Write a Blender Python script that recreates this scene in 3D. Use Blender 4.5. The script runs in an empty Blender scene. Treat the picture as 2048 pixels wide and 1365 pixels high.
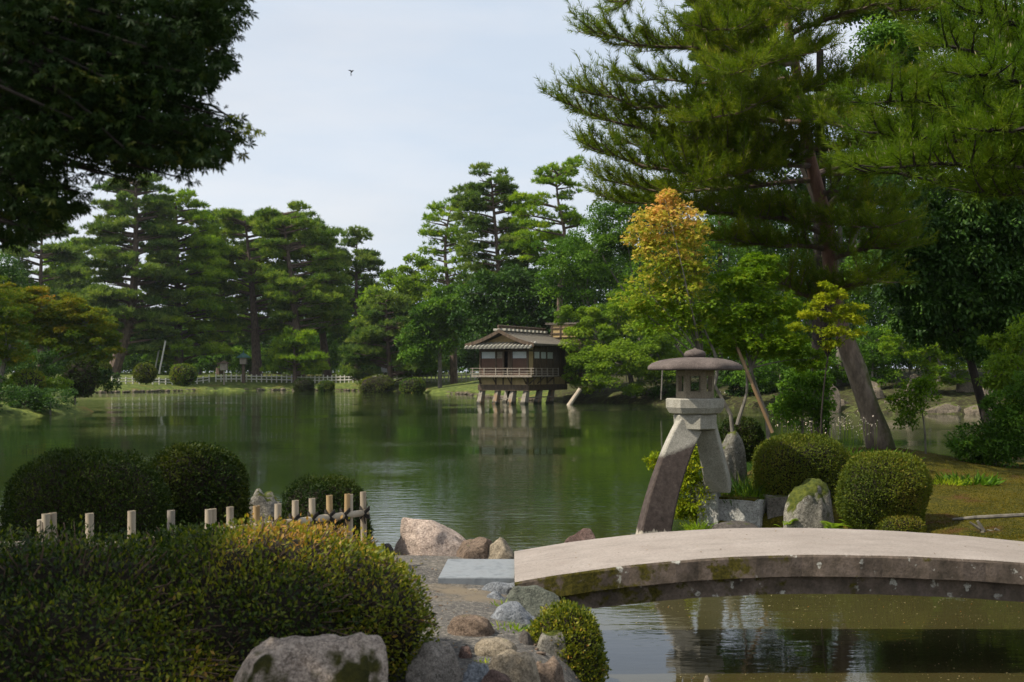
import bpy, math
import numpy as np
from math import radians, sin, cos, pi
sc = bpy.context.scene
COL = sc.collection
# ------------------------------------------------------------------ camera
F, HY, H = 2400.0, 743.0, 2.35            # focal length in photo pixels, horizon row, eye height over the water
cam_d = bpy.data.cameras.new('camera'); cam = bpy.data.objects.new('camera', cam_d); COL.objects.link(cam)
cam.location = (0, 0, H); cam.rotation_euler = (radians(90), 0, 0)
cam_d.sensor_width = 36; cam_d.lens = F/2048*36; cam_d.shift_y = (HY-682.5)/2048
cam_d.clip_start = 0.05; cam_d.clip_end = 3000
cam_d.dof.use_dof = True; cam_d.dof.focus_distance = 18.5; cam_d.dof.aperture_fstop = 4.5
sc.camera = cam
# ------------------------------------------------------------------ light
SUN_AZ = np.array([-1.0, -0.30]); SUN_AZ /= np.linalg.norm(SUN_AZ); SUN_EL = radians(50)
w = bpy.data.worlds.new('World'); sc.world = w; w.use_nodes = True
nt = w.node_tree; nt.nodes.clear()
sky = nt.nodes.new('ShaderNodeTexSky'); sky.sky_type = 'NISHITA'; sky.sun_disc = False
sky.sun_elevation = SUN_EL; sky.sun_rotation = math.atan2(SUN_AZ[0], SUN_AZ[1])
sky.air_density = 1.0; sky.dust_density = 3.0; sky.ozone_density = 1.5
veil = nt.nodes.new('ShaderNodeMix'); veil.data_type = 'RGBA'
tcw = nt.nodes.new('ShaderNodeTexCoord'); mpw = nt.nodes.new('ShaderNodeMapping'); mpw.inputs['Scale'].default_value = (1.2, 1.2, 5)
nzw = nt.nodes.new('ShaderNodeTexNoise'); nzw.inputs['Scale'].default_value = 1.6; nzw.inputs['Detail'].default_value = 6
mrw = nt.nodes.new('ShaderNodeMapRange'); mrw.inputs['From Min'].default_value = .35; mrw.inputs['From Max'].default_value = .75
mrw.inputs['To Min'].default_value = .72; mrw.inputs['To Max'].default_value = .90
nt.links.new(tcw.outputs['Generated'], mpw.inputs['Vector']); nt.links.new(mpw.outputs[0], nzw.inputs['Vector'])
nt.links.new(nzw.outputs['Fac'], mrw.inputs['Value']); nt.links.new(mrw.outputs[0], veil.inputs['Factor'])
cld = nt.nodes.new('ShaderNodeValToRGB'); nz2 = nt.nodes.new('ShaderNodeTexNoise'); nz2.inputs['Scale'].default_value = 2.3; nz2.inputs['Detail'].default_value = 7; nz2.inputs['Roughness'].default_value = .6
nt.links.new(mpw.outputs[0], nz2.inputs['Vector']); nt.links.new(nz2.outputs['Fac'], cld.inputs[0])
ce = cld.color_ramp.elements; ce[0].position = .38; ce[0].color = (.63, .705, .80, 1); ce[1].position = .66; ce[1].color = (.75, .775, .815, 1)
csc = nt.nodes.new('ShaderNodeVectorMath'); csc.operation = 'SCALE'; csc.inputs['Scale'].default_value = 10; nt.links.new(cld.outputs[0], csc.inputs[0])
nt.links.new(sky.outputs[0], veil.inputs['A']); nt.links.new(csc.outputs[0], veil.inputs['B'])   # thin high cloud
bg = nt.nodes.new('ShaderNodeBackground'); bg.inputs['Strength'].default_value = 0.10
wo = nt.nodes.new('ShaderNodeOutputWorld')
nt.links.new(veil.outputs['Result'], bg.inputs['Color']); nt.links.new(bg.outputs[0], wo.inputs[0])
sl = bpy.data.lights.new('sun', 'SUN'); sl.energy = 5.0; sl.angle = radians(0.6); sl.color = (1, .92, .78)
sun = bpy.data.objects.new('sun', sl); COL.objects.link(sun)
import mathutils
sd = mathutils.Vector((SUN_AZ[0]*cos(SUN_EL), SUN_AZ[1]*cos(SUN_EL), sin(SUN_EL)))
sun.rotation_euler = sd.to_track_quat('Z', 'Y').to_euler(); sun.location = (-30, 0, 40)
vs = sc.view_settings; vs.view_transform = 'Standard'; vs.look = 'None'; vs.gamma = 1; vs.exposure = 0.30
cy = sc.cycles; cy.max_bounces = 6; cy.diffuse_bounces = 2; cy.glossy_bounces = 3; cy.transmission_bounces = 3
cy.volume_bounces = 0; cy.caustics_reflective = False; cy.caustics_refractive = False; cy.use_denoising = True
cy.sample_clamp_indirect = 6

# ------------------------------------------------------------------ helpers
def W(px, py, d): return np.array([(px-1024)/F*d, d, H-(py-HY)/F*d])
def XD(px, d): return (px-1024)/F*d
def Zp(py, d): return H-(py-HY)/F*d
ORG = {}
def nrm(v): return v/np.maximum(np.linalg.norm(v, axis=-1, keepdims=True), 1e-9)
class MB:
    """collects geometry of ONE mesh"""
    def __init__(s): s.v = []; s.f = {}; s.n = 0; s.t = []
    def add(s, V, faces, tint=0.5, mi=0):
        V = np.asarray(V, float).reshape(-1, 3)
        for fa in faces:
            fa = np.asarray(fa, int)
            if fa.ndim == 1: fa = fa[None]
            s.f.setdefault((fa.shape[1], mi), []).append(fa+s.n)
        s.v.append(V); s.t.append(np.broadcast_to(np.asarray(tint, float), (len(V),)) if np.ndim(tint) == 0 else np.asarray(tint, float))
        s.n += len(V)
    def box(s, c, half, R=None, tint=.5, mi=0):
        c = np.asarray(c, float); h = np.asarray(half, float)
        k = np.array([[x, y, z] for x in (-1, 1) for y in (-1, 1) for z in (-1, 1)], float)*h
        if R is not None: k = k@np.asarray(R).T
        s.add(k+c, [[[0, 1, 3, 2], [4, 6, 7, 5], [0, 4, 5, 1], [2, 3, 7, 6], [0, 2, 6, 4], [1, 5, 7, 3]]], tint, mi)
    def tube(s, pts, rad, n=7, tint=.5, mi=0, cap=True):
        P = np.asarray(pts, float); k = len(P); r = np.broadcast_to(np.asarray(rad, float), (k,))
        T = np.gradient(P, axis=0); T = nrm(T)
        up = np.array([0, 0, 1.]) if abs(T[0][2]) < .9 else np.array([1., 0, 0])
        rings = np.zeros((k, n, 3)); a = np.arange(n)*2*pi/n
        U = np.cross(up, T[0]); U /= np.linalg.norm(U)
        for i in range(k):
            U = U-T[i]*(U@T[i]); U /= max(np.linalg.norm(U), 1e-9); B = np.cross(T[i], U)
            rings[i] = P[i]+r[i]*(np.cos(a)[:, None]*U+np.sin(a)[:, None]*B)
        i = np.arange(k-1)[:, None]*n; j = np.arange(n)[None]; j2 = (j+1) % n
        q = np.stack([i+j, i+j2, i+n+j2, i+n+j], -1).reshape(-1, 4)
        fs = [q]
        if cap: fs += [np.arange(n)[::-1][None], (np.arange(n)+(k-1)*n)[None]]
        s.add(rings.reshape(-1, 3), fs, tint, mi)
    def lathe(s, c, prof, n=24, tint=.5, mod=None, mi=0):
        a = np.arange(n)*2*pi/n; V = []
        for r, z in prof:
            m = 1 if mod is None else mod(a, r)
            V.append(np.stack([c[0]+r*m*np.cos(a), c[1]+r*m*np.sin(a), np.full(n, c[2]+z)], 1))
        V = np.concatenate(V); k = len(prof)
        i = np.arange(k-1)[:, None]*n; j = np.arange(n)[None]; j2 = (j+1) % n
        q = np.stack([i+j, i+j2, i+n+j2, i+n+j], -1).reshape(-1, 4)
        s.add(V, [q, np.arange(n)[::-1][None], (np.arange(n)+(k-1)*n)[None]], tint, mi)
    def leaves(s, P, A, N, L, Wd, tint, shape='diamond', mi=0):
        """P points, A leaf axis, N rough normal, L length, Wd width"""
        tv, tf = SHAPES[shape]; n = len(P)
        if n == 0: return
        A = nrm(A); B = nrm(np.cross(N, A)); C = np.cross(A, B)
        L = np.broadcast_to(np.asarray(L, float), (n,)); Wd = np.broadcast_to(np.asarray(Wd, float), (n,))
        V = (P[:, None] + A[:, None]*(L[:, None]*tv[:, 0])[..., None] + B[:, None]*(Wd[:, None]*tv[:, 1])[..., None]
             + C[:, None]*(L[:, None]*tv[:, 2])[..., None])
        k = len(tv); off = (np.arange(n)*k)[:, None, None]
        s.add(V.reshape(-1, 3), [(np.asarray(tf)[None]+off).reshape(-1, len(tf[0]))], np.repeat(np.broadcast_to(tint, (n,)), k), mi)
    def build(s, name, mats, parent=None, smooth=False, loc=None):
        V = np.concatenate(s.v) if s.v else np.zeros((0, 3)); T = np.concatenate(s.t) if s.t else np.zeros(0)
        if parent is not None: org = ORG[parent.name]
        else: org = np.zeros(3) if loc is None else np.asarray(loc, float)
        me = bpy.data.meshes.new(name); me.vertices.add(len(V)); me.vertices.foreach_set('co', (V-org).astype(np.float32).ravel())
        loops = []; tot = []; mis = []
        for (k, mi), fl in s.f.items():
            fa = np.concatenate(fl); loops.append(fa.ravel()); tot.append(np.full(len(fa), k)); mis.append(np.full(len(fa), mi))
        loops = np.concatenate(loops); tot = np.concatenate(tot); mis = np.concatenate(mis)
        me.loops.add(len(loops)); me.loops.foreach_set('vertex_index', loops.astype(np.int32))
        me.polygons.add(len(tot)); st = np.concatenate([[0], np.cumsum(tot)[:-1]])
        me.polygons.foreach_set('loop_start', st.astype(np.int32)); me.polygons.foreach_set('loop_total', tot.astype(np.int32))
        me.polygons.foreach_set('material_index', mis.astype(np.int32))
        me.polygons.foreach_set('use_smooth', np.full(len(tot), smooth))
        at = me.attributes.new('tint', 'FLOAT', 'POINT'); at.data.foreach_set('value', T.astype(np.float32))
        me.update(calc_edges=True)
        for m in (mats if isinstance(mats, (list, tuple)) else [mats]): me.materials.append(m)
        o = bpy.data.objects.new(name, me); COL.objects.link(o); ORG[o.name] = org
        if parent is not None: o.parent = parent
        else: o.location = org
        return o
def lobe(ang, l, wd):
    c, s_ = cos(ang), sin(ang)
    return [(0, 0, 0), (c*l*.5-s_*wd, s_*l*.5+c*wd, .02), (c*l, s_*l, -.08), (c*l*.5+s_*wd, s_*l*.5-c*wd, .02)]
def star(lobes):
    v = []; f = []
    for i, (a, l, wd) in enumerate(lobes):
        v += lobe(radians(a), l, wd); f.append([4*i, 4*i+1, 4*i+2, 4*i+3])
    v = np.array(v, float); v[:, 0] += .25; return v, f
SHAPES = {
 'diamond': (np.array([(0, 0, 0), (.45, .5, .03), (1, 0, 0), (.45, -.5, .03)], float), [[0, 1, 2, 3]]),
 'blade': (np.array([(0, .5, 0), (0, -.5, 0), (1, 0, 0)], float), [[0, 1, 2]]),
 'bent': (np.array([(0, .5, 0), (0, -.5, 0), (.55, .4, .12), (.55, -.4, .12), (1, 0, -.02), (1, 0, -.02)], float), [[0, 1, 3, 2], [2, 3, 5, 4]]),
 'oval': (np.array([(0, 0, 0), (.25, .4, .04), (.6, .45, .04), (1, 0, -.05), (.6, -.45, .04), (.25, -.4, .04)], float), [[0, 1, 2, 3, 4, 5]]),
 'maple5': star([(0, .75, .11), (42, .66, .1), (-42, .66, .1), (88, .45, .08), (-88, .45, .08)]),
 'maple3': star([(0, .75, .16), (55, .6, .14), (-55, .6, .14)]),
}
def tag(o, label=None, cat=None, group=None, kind=None):
    if label: o['label'] = label
    if cat: o['category'] = cat
    if group: o['group'] = group
    if kind: o['kind'] = kind
    return o
def thing(name, label, cat, loc, group=None):
    o = bpy.data.objects.new(name, None); o.empty_display_size = .2; COL.objects.link(o)
    o.location = loc; ORG[o.name] = np.asarray(loc, float)
    return tag(o, label, cat, group)
def snoise(P, sc_, seed, oct_=3):
    r = np.random.default_rng(seed); out = np.zeros(len(P)); a = 1
    for o in range(oct_):
        for _ in range(5):
            k = r.normal(size=3)*sc_*(2**o); out += a*np.sin(P@k+r.uniform(0, 6.28))/3
        a *= .5
    return out
def rdir(r, n):
    return nrm(r.normal(size=(n, 3)))
# ------------------------------------------------------------------ materials
def newmat(name):
    m = bpy.data.materials.new(name); m.use_nodes = True; t = m.node_tree; t.nodes.clear()
    o = t.nodes.new('ShaderNodeOutputMaterial'); p = t.nodes.new('ShaderNodeBsdfPrincipled'); t.links.new(p.outputs[0], o.inputs[0])
    return m, t, p, o
def ramp(t, fac, stops):
    r = t.nodes.new('ShaderNodeValToRGB'); e = r.color_ramp.elements
    while len(e) < len(stops): e.new(.5)
    for el, (pos, c) in zip(e, stops): el.position = pos; el.color = (*c, 1)
    t.links.new(fac, r.inputs[0]); return r.outputs[0]
def noise(t, scale, detail=5, rough=.55, stretch=None, vec='Object'):
    tc = t.nodes.new('ShaderNodeTexCoord'); n = t.nodes.new('ShaderNodeTexNoise')
    n.inputs['Scale'].default_value = scale; n.inputs['Detail'].default_value = detail; n.inputs['Roughness'].default_value = rough
    if stretch:
        mp = t.nodes.new('ShaderNodeMapping'); mp.inputs['Scale'].default_value = stretch
        t.links.new(tc.outputs[vec], mp.inputs[0]); t.links.new(mp.outputs[0], n.inputs['Vector'])
    else: t.links.new(tc.outputs[vec], n.inputs['Vector'])
    return n.outputs['Fac']
def mixc(t, fac, a, b):
    m = t.nodes.new('ShaderNodeMix'); m.data_type = 'RGBA'
    for s_, v in (('Factor', fac), ('A', a), ('B', b)):
        if isinstance(v, (tuple, list)): m.inputs[s_].default_value = (*v, 1)
        elif isinstance(v, (int, float)): m.inputs[s_].default_value = v
        else: t.links.new(v, m.inputs[s_])
    return m.outputs['Result']
def mth(t, op, a, b=0., c=0.):
    m = t.nodes.new('ShaderNodeMath'); m.operation = op
    for i, v in enumerate((a, b, c)):
        if isinstance(v, (int, float)): m.inputs[i].default_value = v
        else: t.links.new(v, m.inputs[i])
    return m.outputs[0]
def mrange(t, v, a, b, c=0., d=1.):
    m = t.nodes.new('ShaderNodeMapRange'); t.links.new(v, m.inputs[0])
    for i, x in enumerate((a, b, c, d)): m.inputs[i+1].default_value = x
    return m.outputs[0]
def bump(t, p, h, strength=.3, dist=.02):
    b = t.nodes.new('ShaderNodeBump'); b.inputs['Strength'].default_value = strength; b.inputs['Distance'].default_value = dist
    t.links.new(h, b.inputs['Height']); t.links.new(b.outputs[0], p.inputs['Normal'])
def posxyz(t):
    g = t.nodes.new('ShaderNodeNewGeometry'); s_ = t.nodes.new('ShaderNodeSeparateXYZ'); t.links.new(g.outputs['Position'], s_.inputs[0]); return s_.outputs
def normz(t):
    g = t.nodes.new('ShaderNodeNewGeometry'); s_ = t.nodes.new('ShaderNodeSeparateXYZ'); t.links.new(g.outputs['Normal'], s_.inputs[0]); return s_.outputs[2]
def leafmat(name, stops, trans=.3, rough=.5, spec=.35, tcol=None, gain=1.45):
    if 'far' in name or 'needles_dark' in name or 'needles_light' in name: gain = 1.85
    stops = [(s_[0]*gain*(.86 if 'azalea' in name else 1.28 if 'maple_leaves_green' in name or 'leaves_light' in name else 1.1), s_[1]*gain*.98, s_[2]*gain*.62) for s_ in stops]; trans = trans*1.2
    m, t, p, o = newmat(name)
    a = t.nodes.new('ShaderNodeAttribute'); a.attribute_name = 'tint'
    n = len(stops); c = ramp(t, a.outputs['Fac'], [(i/(n-1), s_) for i, s_ in enumerate(stops)])
    t.links.new(c, p.inputs['Base Color']); p.inputs['Roughness'].default_value = min(.75, rough+.12); p.inputs['Specular IOR Level'].default_value = spec*.45
    tr = t.nodes.new('ShaderNodeBsdfTranslucent'); hs = t.nodes.new('ShaderNodeMix'); hs.data_type = 'RGBA'; hs.blend_type = 'MULTIPLY'; hs.inputs['Factor'].default_value = 1
    t.links.new(c, hs.inputs['A']); hs.inputs['B'].default_value = (*(tcol or (1.35, 1.45, .6)), 1); t.links.new(hs.outputs['Result'], tr.inputs[0])
    mx = t.nodes.new('ShaderNodeMixShader'); mx.inputs[0].default_value = trans
    t.links.new(p.outputs[0], mx.inputs[1]); t.links.new(tr.outputs[0], mx.inputs[2]); t.links.new(mx.outputs[0], o.inputs[0])
    return m
def solid(name, stops, scale=8, rough=.8, bmp=.3, dist=.02, stretch=None, detail=6, spec=.3):
    m, t, p, o = newmat(name); n = noise(t, scale, detail, .6, stretch)
    k = len(stops); t.links.new(ramp(t, n, [(.3+.4*i/(k-1), s_) for i, s_ in enumerate(stops)]), p.inputs['Base Color'])
    p.inputs['Roughness'].default_value = rough; p.inputs['Specular IOR Level'].default_value = spec
    if bmp: bump(t, p, n, bmp, dist)
    return m
def rockmat(name, a, b, c, moss=.0, scale=3, mosscol=((.03, .045, .008), (.10, .11, .015)), speck=0., front=0.):
    m, t, p, o = newmat(name)
    n1 = noise(t, scale, 8, .65); n2 = noise(t, scale*7, 6, .7); n3 = noise(t, scale*1.3, 4, .5)
    base = ramp(t, n1, [(.3, a), (.5, b), (.7, c)])
    base = mixc(t, mrange(t, n2, .42, .62, 0, .75), base, tuple(x*.38 for x in a))
    n4 = noise(t, scale*26, 4, .75); base = mixc(t, mrange(t, n4, .45, .68, 0, .6), base, tuple(min(1, x*1.35) for x in c)); base = mixc(t, mrange(t, n4, .46, .30, 0, .6), base, tuple(x*.3 for x in a))
    if speck:
        vo = t.nodes.new('ShaderNodeTexVoronoi'); vo.inputs['Scale'].default_value = 9; tc = t.nodes.new('ShaderNodeTexCoord'); t.links.new(tc.outputs['Object'], vo.inputs[0])
        sp = mth(t, 'MULTIPLY', mrange(t, mth(t, 'ADD', vo.outputs[0], mth(t, 'MULTIPLY', n2, .5)), .42, .36, 0, 1), speck)
        base = mixc(t, sp, base, (.42, .42, .38))
    if moss:
        f = mth(t, 'ADD', mth(t, 'MULTIPLY', normz(t), .5), n3)
        f = mrange(t, f, 1.12-moss*.75, 1.22-moss*.75)
        base = mixc(t, f, base, ramp(t, n2, [(.35, mosscol[0]), (.65, mosscol[1])]))
    if front:                                              # a moss cushion on the camera-facing side
        g = t.nodes.new('ShaderNodeNewGeometry'); sx = t.nodes.new('ShaderNodeSeparateXYZ'); t.links.new(g.outputs['Normal'], sx.inputs[0])
        f = mth(t, 'ADD', mth(t, 'MULTIPLY', sx.outputs[1], -.42), noise(t, 2.6, 5, .6)); base = mixc(t, mrange(t, f, .80, .88), base, ramp(t, n2, [(.35, mosscol[0]), (.65, mosscol[1])]))
    t.links.new(base, p.inputs['Base Color']); p.inputs['Roughness'].default_value = .9; p.inputs['Specular IOR Level'].default_value = .2
    bump(t, p, mth(t, 'ADD', mth(t, 'ADD', n1, mth(t, 'MULTIPLY', n2, .6)), mth(t, 'MULTIPLY', n4, .25)), .8, .06)
    return m
G = {}
G['pine_far'] = leafmat('pine_needles_far', [(.025, .06, .012), (.055, .10, .024), (.10, .15, .032), (.15, .20, .045)], .3, .6, .2)
G['pine_far_dark'] = leafmat('pine_needles_dark', [(.02, .05, .014), (.045, .082, .03), (.08, .125, .04), (.12, .16, .05)], .3, .6, .2)
G['pine_far_light'] = leafmat('pine_needles_light', [(.035, .075, .012), (.07, .135, .016), (.12, .19, .02), (.18, .24, .03)], .32, .6, .2)
G['pine_near'] = leafmat('pine_needles_near', [(.025, .055, .006), (.055, .095, .008), (.10, .14, .012), (.18, .17, .025)], .35, .5, .25, None, 1.45)
G['pine_near_bright'] = leafmat('pine_needles_bright', [(.025, .065, .005), (.055, .115, .007), (.085, .15, .010), (.14, .19, .03)], .30, .5, .2, None, 1.0)
G['green'] = leafmat('broad_leaves_green', [(.02, .055, .010), (.04, .10, .014), (.075, .155, .02), (.12, .20, .03)], .3, .45, .3)
G['dark'] = leafmat('broad_leaves_dark', [(.010, .030, .010), (.02, .055, .012), (.035, .085, .016), (.07, .13, .025)], .2, .4, .4)
G['light'] = leafmat('broad_leaves_light', [(.035, .09, .012), (.07, .15, .018), (.12, .22, .025), (.19, .28, .04)], .35, .45, .3)
G['maple_green'] = leafmat('maple_leaves_green', [(.03, .08, .008), (.06, .14, .012), (.10, .19, .015), (.20, .26, .02)], .4, .5, .25, None, 1.5)
G['maple_yellow'] = leafmat('maple_leaves_yellow', [(.12, .19, .012), (.22, .28, .016), (.30, .32, .02), (.36, .33, .03)], .4, .5, .25, (1.1, 1.1, .7), 1.3)
G['maple_orange'] = leafmat('maple_leaves_orange', [(.12, .23, .02), (.30, .36, .05), (.48, .38, .12), (.58, .34, .19)], .38, .5, .25, (1.1, 1.1, .8), 1.15)
G['maple_mix'] = leafmat('maple_leaves_turning', [(.04, .085, .010), (.09, .125, .012), (.17, .15, .015), (.27, .14, .03)], .35, .5, .25, (1.2, 1.2, .6))
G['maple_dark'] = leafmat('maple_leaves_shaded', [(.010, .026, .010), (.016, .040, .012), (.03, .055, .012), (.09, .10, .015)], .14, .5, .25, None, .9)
G['azalea'] = leafmat('azalea_leaves', [(.018, .045, .010), (.045, .075, .012), (.09, .105, .016), (.15, .15, .02), (.20, .10, .03)], .25, .45, .35)
G['azalea_dark'] = leafmat('azalea_leaves_dark', [(.012, .026, .006), (.026, .042, .009), (.05, .062, .012), (.09, .09, .016)], .2, .5, .3, None, 1.0)
G['azalea_olive'] = leafmat('azalea_leaves_olive', [(.03, .045, .009), (.07, .085, .012), (.12, .12, .016), (.19, .12, .03)], .22, .5, .3, None, 1.2)
G['azalea_front'] = leafmat('azalea_leaves_front', [(.009, .020, .003), (.038, .058, .007), (.12, .125, .012), (.24, .20, .018), (.38, .17, .06)], .28, .4, .6, None, 1.25)
G['grass'] = leafmat('grass_blades', [(.06, .13, .012), (.11, .20, .016), (.18, .26, .02), (.24, .28, .03)], .35, .5, .25)
G['fern'] = leafmat('fern_fronds', [(.08, .16, .012), (.13, .22, .016), (.20, .28, .02)], .4, .5, .25)
G['petal'] = leafmat('petals', [(.45, .42, .55), (.6, .58, .7), (.55, .2, .05), (.6, .3, .05)], .3, .6, .2, (1, 1, 1))
G['speck'] = leafmat('floating_bits', [(.10, .10, .07), (.18, .18, .14), (.32, .31, .26), (.30, .12, .03)], 0., .7, .2)
G['twig'] = solid('twigs', [(.07, .048, .032), (.17, .115, .075)], 20, .9, .2)
G['bud'] = solid('pine_candles', [(.20, .17, .08), (.34, .30, .17)], 20, .7, 0)
G['core'] = solid('shaded_twig_core', [(.009, .008, .005), (.03, .022, .014)], 30, .95, .6, .03)  # twig core, the shade inside the shrubs put into its near-black brown
G['bark'] = solid('pine_bark', [(.045, .032, .026), (.11, .078, .06), (.17, .12, .09)], 6, .95, .9, .05, (1, 1, .35))
G['bark_red'] = solid('red_pine_bark', [(.06, .030, .020), (.18, .08, .05), (.26, .13, .085)], 7, .9, .8, .04, (1, 1, .4))
G['bark_dark'] = solid('dark_bark', [(.014, .011, .009), (.035, .028, .022)], 8, .95, .5, .03, (1, 1, .4))
G['bark_grey'] = solid('grey_bark', [(.06, .055, .045), (.14, .125, .10), (.20, .18, .15)], 8, .9, .6, .03, (1, 1, .4))
def mossbark():
    m, t, p, o = newmat('mossy_pine_bark'); n = noise(t, 5, 8, .7, (1, 1, .3)); n2 = noise(t, 4, 5)
    base = ramp(t, n, [(.3, (.04, .032, .026)), (.5, (.15, .115, .085)), (.7, (.28, .225, .18))])
    g = t.nodes.new('ShaderNodeNewGeometry'); s_ = t.nodes.new('ShaderNodeSeparateXYZ'); t.links.new(g.outputs['Normal'], s_.inputs[0])
    zz = posxyz(t)[2]
    f = mth(t, 'ADD', mth(t, 'ADD', mth(t, 'MULTIPLY', s_.outputs[0], .5), n2), mth(t, 'MULTIPLY', zz, -.10))
    base = mixc(t, mrange(t, zz, 2.5, 4.5, 0, .8), base, ramp(t, n, [(.3, (.07, .032, .02)), (.7, (.24, .11, .07))]))
    base = mixc(t, mrange(t, f, .45, .7), base, (.055, .06, .012))
    t.links.new(base, p.inputs['Base Color']); p.inputs['Roughness'].default_value = .95; bump(t, p, n, 1, .06); return m
G['bark_moss'] = mossbark()
G['bamboo'] = solid('dried_bamboo', [(.24, .19, .13), (.36, .30, .22), (.44, .38, .29)], 5, .5, .1, .01, (1, 1, .2))
G['bamboo_grey'] = solid('greyed_bamboo', [(.15, .13, .10), (.24, .21, .17), (.32, .28, .23)], 9, .6, .2, .01, (1, 1, .3))
G['bamboo_gold'] = solid('golden_bamboo', [(.24, .15, .06), (.34, .23, .11), (.40, .30, .17)], 9, .5, .2, .01, (1, 1, .3))
G['bamboo_tan'] = solid('tan_bamboo', [(.16, .10, .05), (.26, .17, .09)], 5, .5, .1, .01, (1, 1, .2))
G['bamboo_end'] = solid('bamboo_ends', [(.38, .34, .26), (.5, .46, .38)], 20, .7, 0)
G['rope'] = solid('black_rope', [(.012, .010, .008), (.035, .03, .024)], 60, .95, .6)
G['oldwood'] = solid('weathered_fence_wood', [(.42, .40, .34), (.62, .59, .52)], 6, .8, .2, .01, (1, 1, .3))
G['wood_dark'] = solid('dark_house_timber', [(.04, .028, .018), (.085, .058, .037), (.13, .09, .058)], 7, .7, .3, .01, (1, 1, .25))
G['wood_red'] = solid('reddish_wall_boards', [(.07, .036, .023), (.13, .07, .045)], 7, .7, .3, .01, (4, 4, .25))
G['wood_grey'] = solid('grey_veranda_wood', [(.17, .14, .11), (.30, .26, .21)], 8, .8, .2, .01)
G['plaster'] = solid('ochre_plaster', [(.33, .235, .11), (.44, .32, .155)], 3, .9, .1)
G['shoji'] = solid('paper_screen', [(.42, .45, .46), (.56, .58, .58)], 4, .7, 0)
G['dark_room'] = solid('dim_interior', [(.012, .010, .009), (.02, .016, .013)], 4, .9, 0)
def stiltmat():
    m, t, p, o = newmat('stone_stilts'); n = noise(t, 5, 6, .6); base = ramp(t, n, [(.3, (.13, .11, .085)), (.5, (.24, .21, .17)), (.7, (.30, .25, .19))])
    z = mth(t, 'ADD', posxyz(t)[2], mth(t, 'MULTIPLY', n, .25)); base = mixc(t, mrange(t, z, .34, .22), base, (.022, .022, .014))     # wet algae at the waterline
    base = mixc(t, mrange(t, noise(t, 1.3, 3), .56, .64, 0, .7), base, (.22, .12, .05)); t.links.new(base, p.inputs['Base Color']); p.inputs['Roughness'].default_value = .9; bump(t, p, n, .5, .03); return m
G['stilt'] = stiltmat()
G['pale_ridge'] = solid('pale_ridge_battens', [(.30, .28, .22), (.42, .40, .34)], 6, .8, .2)
G['bird'] = solid('bird_feathers', [(.01, .01, .014), (.03, .03, .035)], 30, .6, 0)
G['green_paint'] = solid('green_patina', [(.03, .08, .07), (.06, .13, .11)], 10, .6, .1)
G['white_sign'] = solid('white_board', [(.7, .7, .68), (.8, .8, .78)], 5, .6, 0)
def shingle():
    m, t, p, o = newmat('shingle_roof'); n = noise(t, 3, 7, .65); n2 = noise(t, 25, 4)
    base = ramp(t, n, [(.3, (.08, .07, .055)), (.55, (.155, .13, .10)), (.75, (.10, .11, .04))])
    base = mixc(t, mrange(t, n2, .4, .65, 0, .6), base, (.045, .04, .033))
    t.links.new(base, p.inputs['Base Color']); p.inputs['Roughness'].default_value = .95
    wv = t.nodes.new('ShaderNodeTexWave'); wv.bands_direction = 'Z'; wv.inputs['Scale'].default_value = 3.2; wv.inputs['Distortion'].default_value = 1.2
    tc = t.nodes.new('ShaderNodeTexCoord'); t.links.new(tc.outputs['Object'], wv.inputs[0])
    bump(t, p, mth(t, 'ADD', wv.outputs['Fac'], n2), .7, .05); return m
G['shingle'] = shingle()
G['tile'] = solid('grey_tiles', [(.10, .09, .08), (.20, .19, .17)], 6, .6, .2)
# stone of the lantern
def granite(name, a, b, stain=None):
    m, t, p, o = newmat(name); n1 = noise(t, 4, 7, .6); n2 = noise(t, 60, 4, .7); n3 = noise(t, 14, 6, .7)
    base = ramp(t, n1, [(.3, a), (.7, b)])
    base = mixc(t, mrange(t, n2, .40, .62, 0, .55), base, tuple(x*.4 for x in a))
    base = mixc(t, mrange(t, n3, .52, .7, 0, .5), base, tuple(x*.45 for x in a))
    if stain:
        z = posxyz(t)[2]; x = posxyz(t)[0]
        e = mth(t, 'ADD', z, mth(t, 'MULTIPLY', n3, .12))
        e2 = mth(t, 'ADD', e, mth(t, 'MULTIPLY', x, -.35))
        dark = ramp(t, n3, [(.3, (.035, .027, .023)), (.55, (.075, .057, .049)), (.75, (.115, .093, .083))])
        dark = mixc(t, mrange(t, n2, .42, .66, 0, .35), dark, (.03, .024, .022))
        base = mixc(t, mrange(t, e2, .50, .44), base, dark)
        ft = mth(t, 'ADD', z, mth(t, 'MULTIPLY', noise(t, 22, 3, .6, (1, 1, .25)), .22))
        base = mixc(t, mrange(t, ft, .24, .215), base, (.36, .32, .26))
    t.links.new(base, p.inputs['Base Color']); p.inputs['Roughness'].default_value = .9; p.inputs['Specular IOR Level'].default_value = .2
    bump(t, p, mth(t, 'ADD', mth(t, 'MULTIPLY', n1, .6), mth(t, 'MULTIPLY', n2, .35)), .5, .02); return m
G['granite'] = granite('pale_granite', (.30, .28, .23), (.44, .42, .36))
G['granite_leg'] = granite('stained_granite_leg', (.32, .30, .25), (.46, .43, .37), True)
G['granite_roof'] = granite('brownish_lantern_cap', (.085, .068, .06), (.17, .138, .125))
G['granite_box'] = granite('buff_lantern_box', (.22, .185, .13), (.34, .29, .21))
G['base_block'] = rockmat('chipped_base_stone', (.22, .21, .19), (.46, .45, .41), (.6, .59, .55), .10, 5)
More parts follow.
